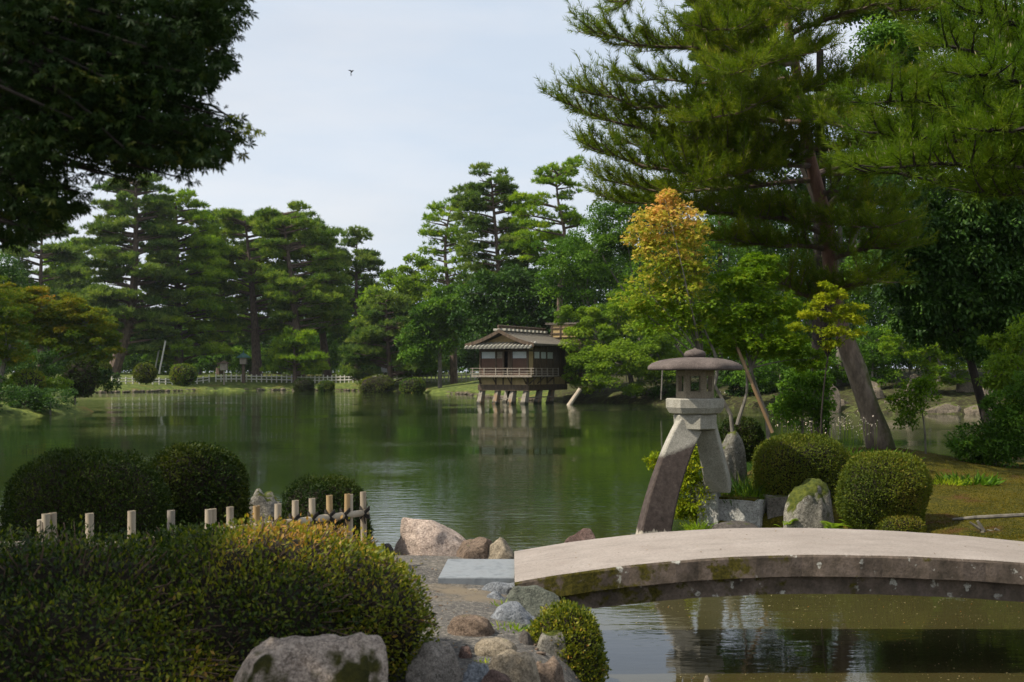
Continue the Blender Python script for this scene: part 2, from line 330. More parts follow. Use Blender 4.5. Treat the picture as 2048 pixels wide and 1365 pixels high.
def bridgemat(top):
    m, t, p, o = newmat('bridge_top_stone' if top else 'bridge_side_stone'); n1 = noise(t, 1.6, 7, .6); n2 = noise(t, 45, 4, .7); n3 = noise(t, 7, 7, .65)
    pos = posxyz(t); nz = normz(t)
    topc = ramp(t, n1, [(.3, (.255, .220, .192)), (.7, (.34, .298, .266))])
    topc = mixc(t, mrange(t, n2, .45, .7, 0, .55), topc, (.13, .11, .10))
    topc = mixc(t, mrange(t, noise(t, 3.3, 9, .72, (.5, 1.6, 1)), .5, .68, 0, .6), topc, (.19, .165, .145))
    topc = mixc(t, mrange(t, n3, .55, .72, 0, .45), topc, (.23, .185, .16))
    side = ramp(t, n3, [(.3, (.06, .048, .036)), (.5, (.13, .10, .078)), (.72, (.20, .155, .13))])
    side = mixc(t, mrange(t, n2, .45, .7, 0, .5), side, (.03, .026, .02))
    # lichen spots
    lich = mth(t, 'MULTIPLY', mrange(t, noise(t, 10.5, 3, .55), .62, .655), mrange(t, n2, .35, .55))
    side = mixc(t, lich, side, (.42, .41, .36))
    # dark run-off stains and moss near the left end
    st = mrange(t, noise(t, 2.2, 5, .6, (1, 1, .25)), .52, .70, 0, .7)
    side = mixc(t, st, side, (.03, .025, .02))
    ms = mth(t, 'ADD', noise(t, 4.5, 6, .65), mth(t, 'MULTIPLY', pos[0], -.075))
    side = mixc(t, mrange(t, ms, .41, .47), side, ramp(t, n2, [(.35, (.03, .028, .006)), (.65, (.09, .075, .012))]))
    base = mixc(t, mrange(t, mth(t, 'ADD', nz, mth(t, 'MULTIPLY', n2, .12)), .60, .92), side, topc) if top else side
    t.links.new(base, p.inputs['Base Color']); p.inputs['Roughness'].default_value = .9; p.inputs['Specular IOR Level'].default_value = .15
    bump(t, p, mth(t, 'ADD', mth(t, 'MULTIPLY', n3, .5), mth(t, 'MULTIPLY', n2, .4)), .45, .02); return m
G['bridge_top'] = bridgemat(True); G['bridge_side'] = bridgemat(False)
G['slab'] = solid('blue_grey_slab', [(.13, .145, .158), (.20, .218, .233), (.165, .175, .185)], 9, .9, .15, .01, None, 9)
# ground
def groundmat(name, stops, sc1, sc2, patch=None, b=.6, dist=.03):
    m, t, p, o = newmat(name); n1 = noise(t, sc1, 7, .65); n2 = noise(t, sc2, 5, .75)
    k = len(stops); base = ramp(t, n1, [(.3+.4*i/(k-1), s_) for i, s_ in enumerate(stops)])
    base = mixc(t, mrange(t, n2, .4, .68, 0, .55), base, tuple(x*.45 for x in stops[0]))
    n5 = noise(t, sc2*.62, 3, .8); base = mixc(t, mrange(t, n5, .52, .66, 0, .7), base, tuple(min(1, x*1.9) for x in stops[-1])); base = mixc(t, mrange(t, n5, .44, .34, 0, .7), base, tuple(x*.35 for x in stops[0]))
    if patch: base = mixc(t, mrange(t, noise(t, patch[0], 5, .6), patch[1], patch[1]+.1), base, patch[2])
    t.links.new(base, p.inputs['Base Color']); p.inputs['Roughness'].default_value = .95; p.inputs['Specular IOR Level'].default_value = .15
    bump(t, p, mth(t, 'ADD', n2, mth(t, 'MULTIPLY', n1, .5)), b, dist); return m
G['gravel'] = groundmat('dark_gravel', [(.068, .064, .06), (.12, .112, .103), (.17, .154, .13)], 2.0, 48, (1.1, .60, (.19, .155, .11)), .9, .02)
G['moss'] = groundmat('moss_lawn', [(.022, .030, .002), (.062, .055, .003), (.10, .078, .004)], 1.6, 38, (1.3, .56, (.075, .038, .010)), .9, .03)
G['lawn'] = groundmat('far_lawn', [(.05, .08, .018), (.085, .115, .025), (.125, .14, .03)], .35, 3, (.22, .58, (.13, .10, .03)), .8, .1)
G['forest_floor'] = groundmat('dark_bank_earth', [(.025, .024, .012), (.05, .045, .02), (.06, .075, .018)], .8, 5, None, .9, .1)  # dark woodland-floor earth
G['bed'] = groundmat('pond_mud', [(.03, .03, .018), (.06, .05, .03)], 1, 8)
def watermat():
    m, t, p, o = newmat('pond_water'); pos = posxyz(t)
    base = mixc(t, mrange(t, pos[1], 10, 22), (.048, .040, .015), (.016, .030, .007))
    base = mixc(t, mrange(t, noise(t, .5, 4, .6), .5, .7, 0, .4), base, (.024, .028, .009))
    t.links.new(base, p.inputs['Base Color']); p.inputs['Roughness'].default_value = .025; p.inputs['IOR'].default_value = 1.33
    p.inputs['Specular IOR Level'].default_value = .5
    r1 = noise(t, 3.2, 3, .5, (.55, 1.6, 1)); r2 = noise(t, 9, 2, .5, (.6, 1.5, 1)); r3 = noise(t, .6, 2, .5, (.6, 1.3, 1))
    patch = mrange(t, noise(t, .12, 2, .5, (.7, 1, 1)), .42, .60, .12, 1)
    near = mrange(t, pos[1], 12, 16, .25, 1)
    gx = mth(t, 'MULTIPLY', mth(t, 'ADD', pos[0], 1.5), .2); gy = mth(t, 'MULTIPLY', mth(t, 'ADD', pos[1], -20.5), .16)
    wind = mth(t, 'POWER', 2.718, mth(t, 'MULTIPLY', mth(t, 'ADD', mth(t, 'MULTIPLY', gx, gx), mth(t, 'MULTIPLY', gy, gy)), -1.))
    patch = mth(t, 'ADD', patch, mth(t, 'MULTIPLY', wind, .7))
    h = mth(t, 'ADD', mth(t, 'MULTIPLY', mth(t, 'ADD', mth(t, 'MULTIPLY', r1, .7), mth(t, 'MULTIPLY', r2, .22)), mth(t, 'MULTIPLY', patch, near)), mth(t, 'MULTIPLY', r3, .5))
    bump(t, p, h, .13, .10); return m
G['water'] = watermat()
R_PINK = rockmat('pinkish_boulder', (.36, .27, .22), (.46, .36, .30), (.52, .43, .36), 0, 2.5)
R_TAN = rockmat('tan_stone', (.20, .16, .11), (.30, .25, .18), (.38, .32, .24), .12, 4)
R_BROWN = rockmat('brown_stone', (.10, .07, .05), (.18, .13, .095), (.27, .2, .15), .15, 4)
R_GREY = rockmat('grey_stone', (.15, .135, .115), (.25, .22, .19), (.34, .3, .26), .12, 4)
R_MOSS = rockmat('mossy_stone', (.14, .13, .10), (.24, .22, .18), (.36, .33, .28), .45, 4, speck=.6)
R_BLUE = rockmat('blue_grey_stone', (.13, .145, .16), (.20, .215, .235), (.28, .29, .31), .02, 3)
R_GREEN = rockmat('green_grey_stone', (.07, .08, .065), (.115, .125, .10), (.17, .17, .14), .12, 3)
R_RED = rockmat('reddish_wet_stone', (.06, .038, .032), (.12, .075, .062), (.2, .14, .12), .10, 4)
R_DARK = rockmat('dark_stone', (.05, .045, .04), (.09, .08, .07), (.14, .12, .11), .15, 4)
R_FAR = rockmat('bank_rock', (.07, .058, .042), (.14, .115, .083), (.25, .205, .155), .34, 1.2)
# ------------------------------------------------------------------ the setting: ground and water
rng = np.random.default_rng(7)
NEAR = np.array([(-9, 13.6), (-6.5, 14.0), (-4.8, 14.1), (-3.4, 14.0), (-2.75, 13.4), (-2.2, 12.2), (-1.2, 11.75), (-.5, 11.6), (.10, 11.4), (.34, 10.6), (.42, 9.3),
                 (.50, 8.6), (.62, 7.8), (.52, 6.8), (.55, 5.4), (1.0, 3.2), (2.2, 0), (3, -12), (-40, -12), (-40, 13)], float)
ISLE = np.array([(2.72, 17.9), (3.0, 17.55), (3.7, 17.45), (4.3, 17.0), (4.9, 16.0), (5.5, 14.9), (5.9, 13.4), (5.7, 11.6), (5.0, 11.0), (4.9, 9.0), (5.6, 7.4),
                 (7.5, 4), (10, 0), (12, -12), (60, -12), (60, 33), (24, 31), (14, 29.5), (9, 29), (6.5, 27.5), (4.6, 25.2), (3.6, 22.3), (2.95, 19.8)], float)
FARP = np.array([(-90, 44), (-40, 57), (-25.9, 60.6), (-24.8, 64), (-25, 70), (-30, 80), (-40, 104), (-46, 126), (-37.7, 145), (-26, 148), (-13, 141), (-3.9, 120), (-2.5, 108),
                 (2, 95), (7, 90), (9.4, 86), (13.9, 79), (17, 72), (21, 67), (26.5, 65.5), (30, 62), (45, 58), (85, 52), (260, 50), (500, 100), (500, 900), (-500, 900), (-500, 40)], float)
def sdf(P, poly):
    d = np.full(len(P), 1e9); inside = np.zeros(len(P), bool)
    for a, b in zip(poly, np.roll(poly, -1, 0)):
        ab = b-a; t = np.clip(((P-a)@ab)/(ab@ab), 0, 1); q = a+t[:, None]*ab
        d = np.minimum(d, np.hypot(*(P-q).T))
        c = (a[1] > P[:, 1]) != (b[1] > P[:, 1])
        with np.errstate(divide='ignore', invalid='ignore'):
            xi = a[0]+(P[:, 1]-a[1])/(b[1]-a[1])*(b[0]-a[0])
        inside ^= c & (P[:, 0] < xi)
    return np.where(inside, d, -d)
MOUNDS = [(7.0, 23.2, .45, 1.5), (5.2, 20.5, .15, 1.6), (4.3, 19.5, .12, 1.2), (9, 20, .10, 2.5)]
def ground_z(P):
    """height of the ground and which region (0 path bank, 1 moss island, 2 far shore, 3 pond bed)"""
    P = np.asarray(P, float); jx = np.stack([P[:, 0], P[:, 1], 0*P[:, 0]], 1)
    s1 = sdf(P, NEAR); s2 = sdf(P, ISLE)+.10*snoise(jx, 1.1, 5, 2)*.5; s3 = sdf(P, FARP)+snoise(jx, .25, 6, 2)*.7
    z1 = .66*(1-np.exp(-np.maximum(s1, 0)/.16)); z1 = np.where(s1 > 0, z1+.015*snoise(jx, 1.5, 8, 2), np.maximum(-.9, s1*1.6))
    m = sum(a*np.exp(-((P[:, 0]-x)**2+(P[:, 1]-y)**2)/(2*r*r)) for x, y, a, r in MOUNDS)
    z2 = np.where(s2 > 0, (.30+m+.10*np.clip(s2/3, 0, 1))*(1-np.exp(-np.maximum(s2, 0)/.35))+.02*snoise(jx, .9, 9, 2), np.maximum(-.9, s2*.9))
    rise = np.where(P[:, 0] > 4, 1.4, 1.0)
    z3 = np.where(s3 > 0, .18*(1-np.exp(-s3/.15))+rise*1.75*(1-np.exp(-np.maximum(s3, 0)/8))+.06*snoise(jx, .12, 4, 2)*np.clip(s3/4, 0, 1), np.maximum(-1.2, s3*.5))
    z = np.maximum(np.maximum(z1, z2), z3); reg = np.argmax(np.stack([z1, z2, z3]), 0); reg = np.where(z < -.02, 3, reg)
    return z, reg
def gz(x, y): return float(ground_z(np.array([[x, y]]))[0][0])
xs = np.concatenate([-np.geomspace(320, 8.2, 130), np.linspace(-8, 8, 200), np.geomspace(8.2, 320, 130)])
ys = np.concatenate([np.linspace(-11, 4.5, 24), np.linspace(4.7, 30, 300), np.geomspace(30.3, 420, 190)])
gx, gy = np.meshgrid(xs, ys); GP = np.stack([gx.ravel(), gy.ravel()], 1); gzv, reg = ground_z(GP)
nx = len(xs); i = np.arange(len(ys)-1)[:, None]*nx; j = np.arange(nx-1)[None]
q = np.stack([i+j, i+j+1, i+nx+j+1, i+nx+j], -1).reshape(-1, 4)
fr = np.max(reg[q]*(reg[q] < 3)+10*0, 1); allbed = (reg[q] == 3).all(1); fr = np.where(allbed, 3, fr); qc = GP[q].mean(1); fr = np.where((fr == 2) & (qc[:, 0] > 3.2), 4, fr)
V = np.column_stack([GP, gzv])
for k, (nm, mk) in enumerate((('gravel_path', 'gravel'), ('mossy_ground', 'moss'), ('far_shore_ground', 'lawn'), ('pond_bed', 'bed'), ('wooded_bank_ground', 'forest_floor'))):
    f = q[fr == k]; u, inv = np.unique(f, return_inverse=True); mb = MB(); mb.add(V[u], [inv.reshape(-1, 4)])
    tag(mb.build(nm, G[mk], smooth=True), kind='structure')
mb = MB(); mb.add([(-300, -10.5, 0), (300, -10.5, 0), (300, 200, 0), (-300, 200, 0)], [[0, 1, 2, 3]])
tag(mb.build('pond_water', G['water']), kind='structure')

# ------------------------------------------------------------------ rocks
def ico(n):
    import bmesh
    b = bmesh.new(); bmesh.ops.create_icosphere(b, subdivisions=n, radius=1); b.verts.ensure_lookup_table()
    v = np.array([x.co[:] for x in b.verts]); f = np.array([[x.index for x in p.verts] for p in b.faces]); b.free(); return v, f
ICO4 = ico(5); ICO3 = ico(4)
def rock(label, mat, px0, px1, py0, d, zb=None, seed=0, cuts=7, deep=.8, lump=.16, name='boulder', group=None, topflat=0, skew=0, base=None, cmin=.5):
    r = np.random.default_rng(seed+100); v, f = ICO4 if (px1-px0) > 45 else ICO3
    v = np.sign(v)*np.abs(v)**.72; v /= np.abs(v).max()
    for _ in range(cuts):                                   # chop flat facets
        n = rdir(r, 1)[0]; n[2] = abs(n[2])*.8; n /= np.linalg.norm(n); h = r.uniform(cmin+.12, .98)
        ex = np.maximum(v@n-h, 0); v -= ex[:, None]*n*.86
    v[:, 2] = np.where(v[:, 2] < -.28, -.28+(v[:, 2]+.28)*.18, v[:, 2])
    if topflat:
        h_ = topflat+.10*v[:, 0]*r.uniform(-1, 1)+.13*snoise(v*[1, 1, 0], 1.7, seed+7, 3); e_ = v[:, 2]-h_; v[:, 2] = h_+np.where(e_ > 0, .22*e_, e_)-.06*np.exp(-np.abs(e_)*9)
    v += v*(lump*snoise(v, 1.3, seed, 4)*.35)[:, None]+nrm(v)*(.028*snoise(v, 5, seed+1, 5)-.055*np.abs(snoise(v, 2.0, seed+2, 3)))[:, None]
    v[:, 0] += skew*v[:, 2]
    lo, hi = v.min(0), v.max(0)
    X0, X1 = XD(px0, d), XD(px1, d); zt = Zp(py0, d); wd = X1-X0
    if zb is None: zb = gz((X0+X1)/2, d)-.05 if base is None else base
    v = (v-(lo+hi)/2)/(hi-lo)
    P = v*np.array([wd, wd*deep, zt-zb])+np.array([(X0+X1)/2, d+wd*deep*.2, (zt+zb)/2])
    mb = MB(); mb.add(P, [f]); o = mb.build(name, mat, smooth=True, loc=((X0+X1)/2, d, zb))
    return tag(o, label, 'rock', group)
BG = 'stones along the near bank'
rock('large pale pinkish boulder at the water edge behind the gravel path', R_PINK, 783, 953, 1037, 11.4, seed=3, cuts=9, skew=-.12, lump=.1, deep=.7)
rock('small dark rock left of the large pinkish boulder', R_DARK, 752, 795, 1088, 11.6, seed=5, base=.45)
rock('fissured brown rock against the right side of the pinkish boulder', R_BROWN, 908, 988, 1077, 10.95, seed=7, lump=.3, group=BG)
rock('squarish grey tan rock just behind the paving slab', R_TAN, 965, 1036, 1076, 10.9, seed=8, cuts=10, group=BG)
rock('dark reddish rock in the water behind the left end of the bridge', R_RED, 1088, 1206, 1061, 14.2, zb=-.3, seed=9, skew=.2)
rock('flat bluish stone in front of the paving slab', R_BLUE, 958, 1045, 1163, 9.35, seed=11, group=BG, base=.5, topflat=.4)
rock('small light blue stone beside the long grey green rock', R_BLUE, 966, 1022, 1184, 9.0, seed=12, group=BG, base=.5)
rock('long grey green rock under the left end of the bridge', R_GREEN, 982, 1158, 1174, 8.75, seed=14, group=BG, base=.2, lump=.25)
rock('wedge shaped blue grey stone with a sunlit flat face', R_BLUE, 975, 1082, 1205, 8.2, seed=18, group=BG, base=.45, cuts=5, cmin=.3, lump=.08)
rock('round brown stone at the edge of the gravel path', R_BROWN, 893, 992, 1233, 7.7, seed=21, group=BG, cuts=4, lump=.18, cmin=.7)
rock('dark stone in the shade of the small round shrub', R_DARK, 1020, 1080, 1264, 7.55, seed=23, group=BG, base=.4)
rock('smooth pale rounded stone in front of the round brown stone', R_TAN, 948, 1034, 1279, 7.2, seed=24, group=BG, cuts=3, cmin=.75, lump=.1)
rock('upright grey stone right of the big foreground boulder', R_GREY, 796, 932, 1286, 6.5, seed=25, group=BG, cuts=8, base=.3)
rock('flat tan stone with mossy side below the small round shrub', R_TAN, 958, 1090, 1309, 6.6, seed=27, group=BG, cuts=6, base=.3)
rock('broad mossy brown stone under the small round shrub at the waterline', R_MOSS, 1060, 1150, 1262, 7.5, seed=70, group=BG, base=-.1, cuts=4)
rock('grey stone half hidden behind the small round shrub near the bridge', R_GREY, 1085, 1165, 1222, 8.5, seed=71, group=BG, base=-.1, cuts=5)
rock('flat dark slab stone between round brown and wedge stones', R_GREEN, 985, 1062, 1250, 7.95, seed=72, group=BG, base=.45, cuts=4, topflat=.4)
rock('small rusty stone left of the smooth pale stone', R_RED, 905, 952, 1296, 7.1, seed=73, group=BG, base=.5)
rock('small tan pebble stone before the paving slab corner', R_TAN, 930, 966, 1178, 9.3, seed=74, group=BG, base=.58)
rock('grey blue stone low between tan and upright stones', R_BLUE, 918, 988, 1326, 6.35, seed=28, group=BG, base=.3)
rock('purplish brown stone cut by the bottom picture edge', R_RED, 940, 1062, 1341, 6.0, seed=29, group=BG, base=.3, cuts=4)
rock('sloping pinkish brown stone at the water under the small round shrub', R_BROWN, 1040, 1142, 1318, 6.75, seed=30, group=BG, base=-.1, cuts=5)
rock('big grey boulder with dark moss in the foreground before the hedge', rockmat('foreground_boulder', (.20, .155, .125), (.36, .295, .24), (.50, .42, .35), .12, 2.6, ((.022, .024, .005), (.06, .055, .010)), front=1), 450, 790, 1270, 5.35, seed=52, cuts=7, base=.55, deep=.6, lump=.30, topflat=.34, cmin=.66)
rock('little pale stone between the foreground boulder and upright stone', R_GREY, 772, 802, 1313, 6.9, seed=33, base=.55)
rock('flat topped mossy rock at the water between two clipped shrubs', R_MOSS, 493, 566, 977, 13.3, seed=35, topflat=.45, base=.2)
rock('small tan stone in the pond at the bottom picture edge', R_TAN, 1403, 1432, 1352, 8.9, zb=-.2, seed=36)
rock('low dark rock in the water before the lantern base', R_DARK, 1418, 1532, 1045, 16.6, zb=-.2, seed=37, cuts=3, cmin=.75)
rock('mossy speckled boulder between the two clipped shrubs and the step', rockmat('moss_draped_boulder', (.14, .13, .10), (.26, .24, .2), (.40, .37, .32), .62, 2.2, speck=.5), 1568, 1672, 960, 16.9, zb=-.1, seed=38, cuts=5, deep=.7, lump=.3, topflat=.5, cmin=.6)
rock('tall narrow moss capped rock behind the lantern', rockmat('mossy_dark_rock', (.08, .075, .06), (.15, .14, .115), (.25, .235, .2), .5, 3, speck=.5), 1436, 1496, 862, 18.6, zb=.2, seed=43, cuts=5, cmin=.6)
FG = 'rocks along the far right bank'
for k, (lab, a, b, t, d, zb) in enumerate((
    ('grey rock on the far right bank left of the pine trunk', 1645, 1682, 760, 69, None), ('broad pale rock at the far water edge right of the pine trunk', 1770, 1845, 794, 67.5, -.2),
    ('upright pale rock on the far bank under green shrubs', 1815, 1852, 748, 70, None), ('low tan rock at the far water edge behind the sapling', 1850, 1925, 806, 66.3, -.2),
    ('tall reddish rock high on the far right bank', 1915, 1950, 758, 69.5, None), ('wide flat rock at the far water edge near the right picture edge', 1930, 2010, 808, 65.5, -.2),
    ('small rock between the tall reddish and the wide flat rock', 1955, 1995, 775, 68, None), ('grey rock just right of the leaning pine trunk on the far bank', 1722, 1775, 762, 69.5, None),
    ('rock on the far right bank cut by the picture edge', 2010, 2075, 780, 67, None), ('dim rock at the far waterline seen left of the pine trunk', 1650, 1715, 798, 70, -.2))):
    rock(lab, R_FAR, a, b, t, d, zb=zb, seed=60+k, cuts=7, group=FG)
# ------------------------------------------------------------------ stone bridge
def arc_z(x, ze, za, xc, half): return za-(za-ze)*((x-xc)/half)**2
br = thing('stone_bridge', 'low arched stone slab bridge across the narrow water at right', 'bridge', (2.5, 9.9, 0))
def arch(y0, y1, top, thick, x0, x1, name, mat, yo=0., bev=.025):
    mb = MB(); X = np.linspace(x0, x1, 60); Zt = np.array([top(x) for x in X]); n = len(X)
    sec = [(y0+bev, 0), (y0+bev*.3, -bev*.3), (y0, -bev), (y0, -thick), (y1, -thick), (y1, -bev), (y1-bev*.3, -bev*.3), (y1-bev, 0)]
    k = len(sec); V = []
    for ii, x in enumerate(X):
        for y, dz in sec:
            wob = .006*sin(x*9+dz*30)+.004*sin(x*23)
            V.append((x, y+(wob if y < (y0+y1)/2 else -wob), Zt[ii]+dz))
    i = np.arange(n-1)[:, None]*k; j = np.arange(k)[None]; j2 = (j+1) % k
    mb.add(V, [np.stack([i+j, i+k+j, i+k+j2, i+j2], -1).reshape(-1, 4), np.arange(k)[None], (np.arange(k)+(n-1)*k)[::-1][None]])
    return mb.build(name, mat, br)
tz = lambda x: arc_z(x, .745, .955, 2.32, 2.30) if x < 2.32 else arc_z(x, .79, .955, 2.32, 2.6)
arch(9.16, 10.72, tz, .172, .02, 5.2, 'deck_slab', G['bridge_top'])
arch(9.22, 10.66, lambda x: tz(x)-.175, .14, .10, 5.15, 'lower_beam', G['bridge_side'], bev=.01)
mb = MB(); mb.box((.26, 9.92, .18), (.16, .66, .22)); mb.build('abutment', G['bridge_side'], br)
# paving slab
mb = MB(); Q = [W(895, 1125, 10.5), W(1037, 1125, 10.5), W(1029, 1163, 9.56), W(876, 1164, 9.56)]; Q = np.array(Q); Q[:, 2] = .70
c0 = Q.mean(0); ins = c0+(Q-c0)*.985; ins[:, 2] = .708; low = Q.copy(); low[:, 2] = .55
mb.add(np.concatenate([low, Q, ins]), [[[0, 3, 7, 4], [3, 2, 6, 7], [2, 1, 5, 6], [1, 0, 4, 5], [4, 7, 11, 8], [7, 6, 10, 11], [6, 5, 9, 10], [5, 4, 8, 9], [8, 11, 10, 9]]])
tag(mb.build('paving_slab', G['slab'], loc=(c0[0], c0[1], .55)), 'pale rectangular paving slab at the left foot of the bridge', 'paving slab')
# ------------------------------------------------------------------ stone lantern
LX, LY = XD(1390, 17.3), 17.3; zl = lambda py: Zp(py, 17.3)
lan = thing('stone_lantern', 'two legged stone lantern with wide cap standing in the pond edge', 'lantern', (LX, LY, 0))
hexv = lambda a: .86602/np.cos((np.mod(a-radians(-8), pi/3))-pi/6)      # flat-sided outline
def hexmod(a, r): return 1+(hexv(a)*1.06-1)*min(1, max(0, (r-.1)/.4))*.75
def hexfull(a, r): return hexv(a)
mb = MB(); mb.lathe((LX, LY, 0), [(.09, 2.52), (.13, 2.545), (.155, 2.575), (.158, 2.605), (.13, 2.64), (.085, 2.655), (.03, 2.672), (.008, 2.688)], 32); mb.build('finial', G['granite_roof'], lan, True)
mb = MB(); mb.lathe((LX, LY, 0), [(.22, 2.375), (.45, 2.372), (.62, 2.362), (.655, 2.368), (.662, 2.39), (.655, 2.425), (.60, 2.468), (.50, 2.505), (.38, 2.53), (.24, 2.545), (.12, 2.552), (.02, 2.553)], 72, mod=hexmod)
mb.build('cap', G['granite_roof'], lan, True)
mb = MB()
R0, z0, z1 = .272, zl(797), 2.38
for k in range(6):
    a0 = radians(-8)+k*pi/3; a1 = a0+pi/3
    p0 = np.array([LX+R0*cos(a0), LY+R0*sin(a0)]); p1 = np.array([LX+R0*cos(a1), LY+R0*sin(a1)])
    ctr = np.array([LX, LY]); i0 = ctr+(p0-ctr)*.76; i1 = ctr+(p1-ctr)*.76
    def P(u, z, inner): a, b = (i0, i1) if inner else (p0, p1); q_ = a+(b-a)*u; return (q_[0], q_[1], z)
    us = (0, .22, .78, 1); zw = (z0, z0+.10, z1-.10, z1)
    idx = {}; V = []
    for inn in (0, 1):
        for ui in range(4):
            for zi in range(4): idx[inn, ui, zi] = len(V); V.append(P(us[ui], zw[zi], inn))
    fs = []
    for ui in range(3):
        for zi in range(3):
            if ui == 1 and zi == 1: continue
            fs.append([idx[0, ui, zi], idx[0, ui+1, zi], idx[0, ui+1, zi+1], idx[0, ui, zi+1]])
            fs.append([idx[1, ui, zi], idx[1, ui, zi+1], idx[1, ui+1, zi+1], idx[1, ui+1, zi]])
    for (a, b) in (((1, 1), (2, 1)), ((2, 1), (2, 2)), ((2, 2), (1, 2)), ((1, 2), (1, 1))):
        fs.append([idx[0, *a], idx[1, *a], idx[1, *b], idx[0, *b]])
    mb.add(V, [fs])
mb.build('light_box', G['granite_box'], lan)
mb = MB(); mb.lathe((LX, LY, 0), [(.30, zl(829)), (.37, zl(826)), (.415, zl(815)), (.418, zl(799)), (.40, zl(797)), (.05, zl(796.5))], 6, mod=None)
for arr in mb.v:
    c, s_ = cos(radians(-8)), sin(radians(-8)); d_ = arr[:, :2]-[LX, LY]; arr[:, 0] = LX+d_[:, 0]*c-d_[:, 1]*s_; arr[:, 1] = LY+d_[:, 0]*s_+d_[:, 1]*c
mb.build('platform', G['granite'], lan)
mb = MB(); mb.lathe((LX+.0, LY, 0), [(.28, zl(859)), (.315, zl(857)), (.32, zl(831)), (.30, zl(828.5)), (.02, zl(828.2))], 6)
for arr in mb.v:
    c, s_ = cos(radians(-25)), sin(radians(-25)); d_ = arr[:, :2]-[LX, LY]; arr[:, 0] = LX+d_[:, 0]*c-d_[:, 1]*s_; arr[:, 1] = LY+d_[:, 0]*s_+d_[:, 1]*c
mb.build('neck', G['granite'], lan)
def leg(name, pts, wds, dps, yaw, mat, top_extra=0):
    mb = MB(); P = np.array(pts); k = len(P); t_ = np.linspace(0, 1, k); tt = np.linspace(0, 1, 15)
    co = [np.polyfit(t_, P[:, a], min(3, k-1)) for a in range(3)]; Q = np.stack([np.polyval(c_, tt) for c_ in co], 1)
    wv = np.interp(tt, t_, wds)/2; dv = np.interp(tt, t_, dps)/2
    T = nrm(np.gradient(Q, axis=0)); U = np.array([cos(yaw), sin(yaw), 0]); V = []
    for i in range(len(Q)):
        u = U-T[i]*(U@T[i]); u /= np.linalg.norm(u); n = np.cross(T[i], u)
        if i == len(Q)-1: u = U; 
        b = .9
        for su, sn in ((-1, -b), (-b, -1), (b, -1), (1, -b), (1, b), (b, 1), (-b, 1), (-1, b)): V.append(Q[i]+su*wv[i]*u+sn*dv[i]*n)
    n8 = 8; i = np.arange(len(Q)-1)[:, None]*n8; j = np.arange(n8)[None]; j2 = (j+1) % n8
    mb.add(V, [np.stack([i+j, i+j2, i+n8+j2, i+n8+j], -1).reshape(-1, 4), np.arange(n8)[None], (np.arange(n8)+(len(Q)-1)*n8)[None]])
    return mb.build(name, mat, lan)
leg('leg', [W(1378, 852, 17.2), W(1353, 905, 17.08), W(1326, 985, 16.9), W(1303, 1088, 16.75)], [.36, .38, .40, .44], [.22, .23, .25, .27], radians(12), G['granite_leg'])
leg('leg', [W(1412, 856, 17.4), W(1420, 895, 17.5), W(1429, 935, 17.62), W(1436, 975, 17.75)], [.30, .32, .34, .38], [.24, .25, .27, .3], radians(-14), G['granite'])
# base stones under the short leg
bs = thing('plinth_stone', 'pale chipped block stones carrying the short lantern leg', 'base stone', (3.0, 17.7, 0))
def rough_block(name, c, half, yaw, mat, parent, seed, n=10, amp=.02):
    v = []; f = []; mb = MB(); c_, s_ = cos(yaw), sin(yaw); g = np.linspace(-1, 1, n)
    for ax in range(3):
        for sg in (-1, 1):
            a, b = np.meshgrid(g, g); P = np.zeros((n*n, 3)); o_ = [k for k in range(3) if k != ax]
            P[:, ax] = sg; P[:, o_[0]] = a.ravel(); P[:, o_[1]] = b.ravel()
            i = np.arange(n-1)[:, None]*n; j = np.arange(n-1)[None]; q = np.stack([i+j, i+j+1, i+n+j+1, i+n+j], -1).reshape(-1, 4)
            if sg*(1 if ax != 1 else -1) < 0: q = q[:, ::-1]
            P = P*np.array(half); P += np.stack([snoise(P, 5, seed+k, 3) for k in range(3)], 1)*amp
            P = np.stack([P[:, 0]*c_-P[:, 1]*s_, P[:, 0]*s_+P[:, 1]*c_, P[:, 2]], 1)+np.array(c); mb.add(P, [q])
    return mb.build(name, mat, parent)
rough_block('pillar', (2.93, 17.85, .33), (.15, .2, .37), radians(-20), G['base_block'], bs, 3)
rough_block('block', (3.36, 17.92, .19), (.40, .28, .26), radians(-26), G['base_block'], bs, 9)
mb = MB(); rough_block('moss_cap', (3.34, 17.95, .455), (.36, .25, .018), radians(-26), G['moss'], bs, 15, amp=.012)
st = rough_block('stone_step', (3.98, 17.95, .25), (.20, .3, .25), radians(-4), rockmat('step_stone', (.10, .09, .075), (.2, .18, .15), (.3, .27, .23), .2, 4), None, 21)
tag(st, 'low grey step stone between the lantern base and the mossy boulder', 'step stone')
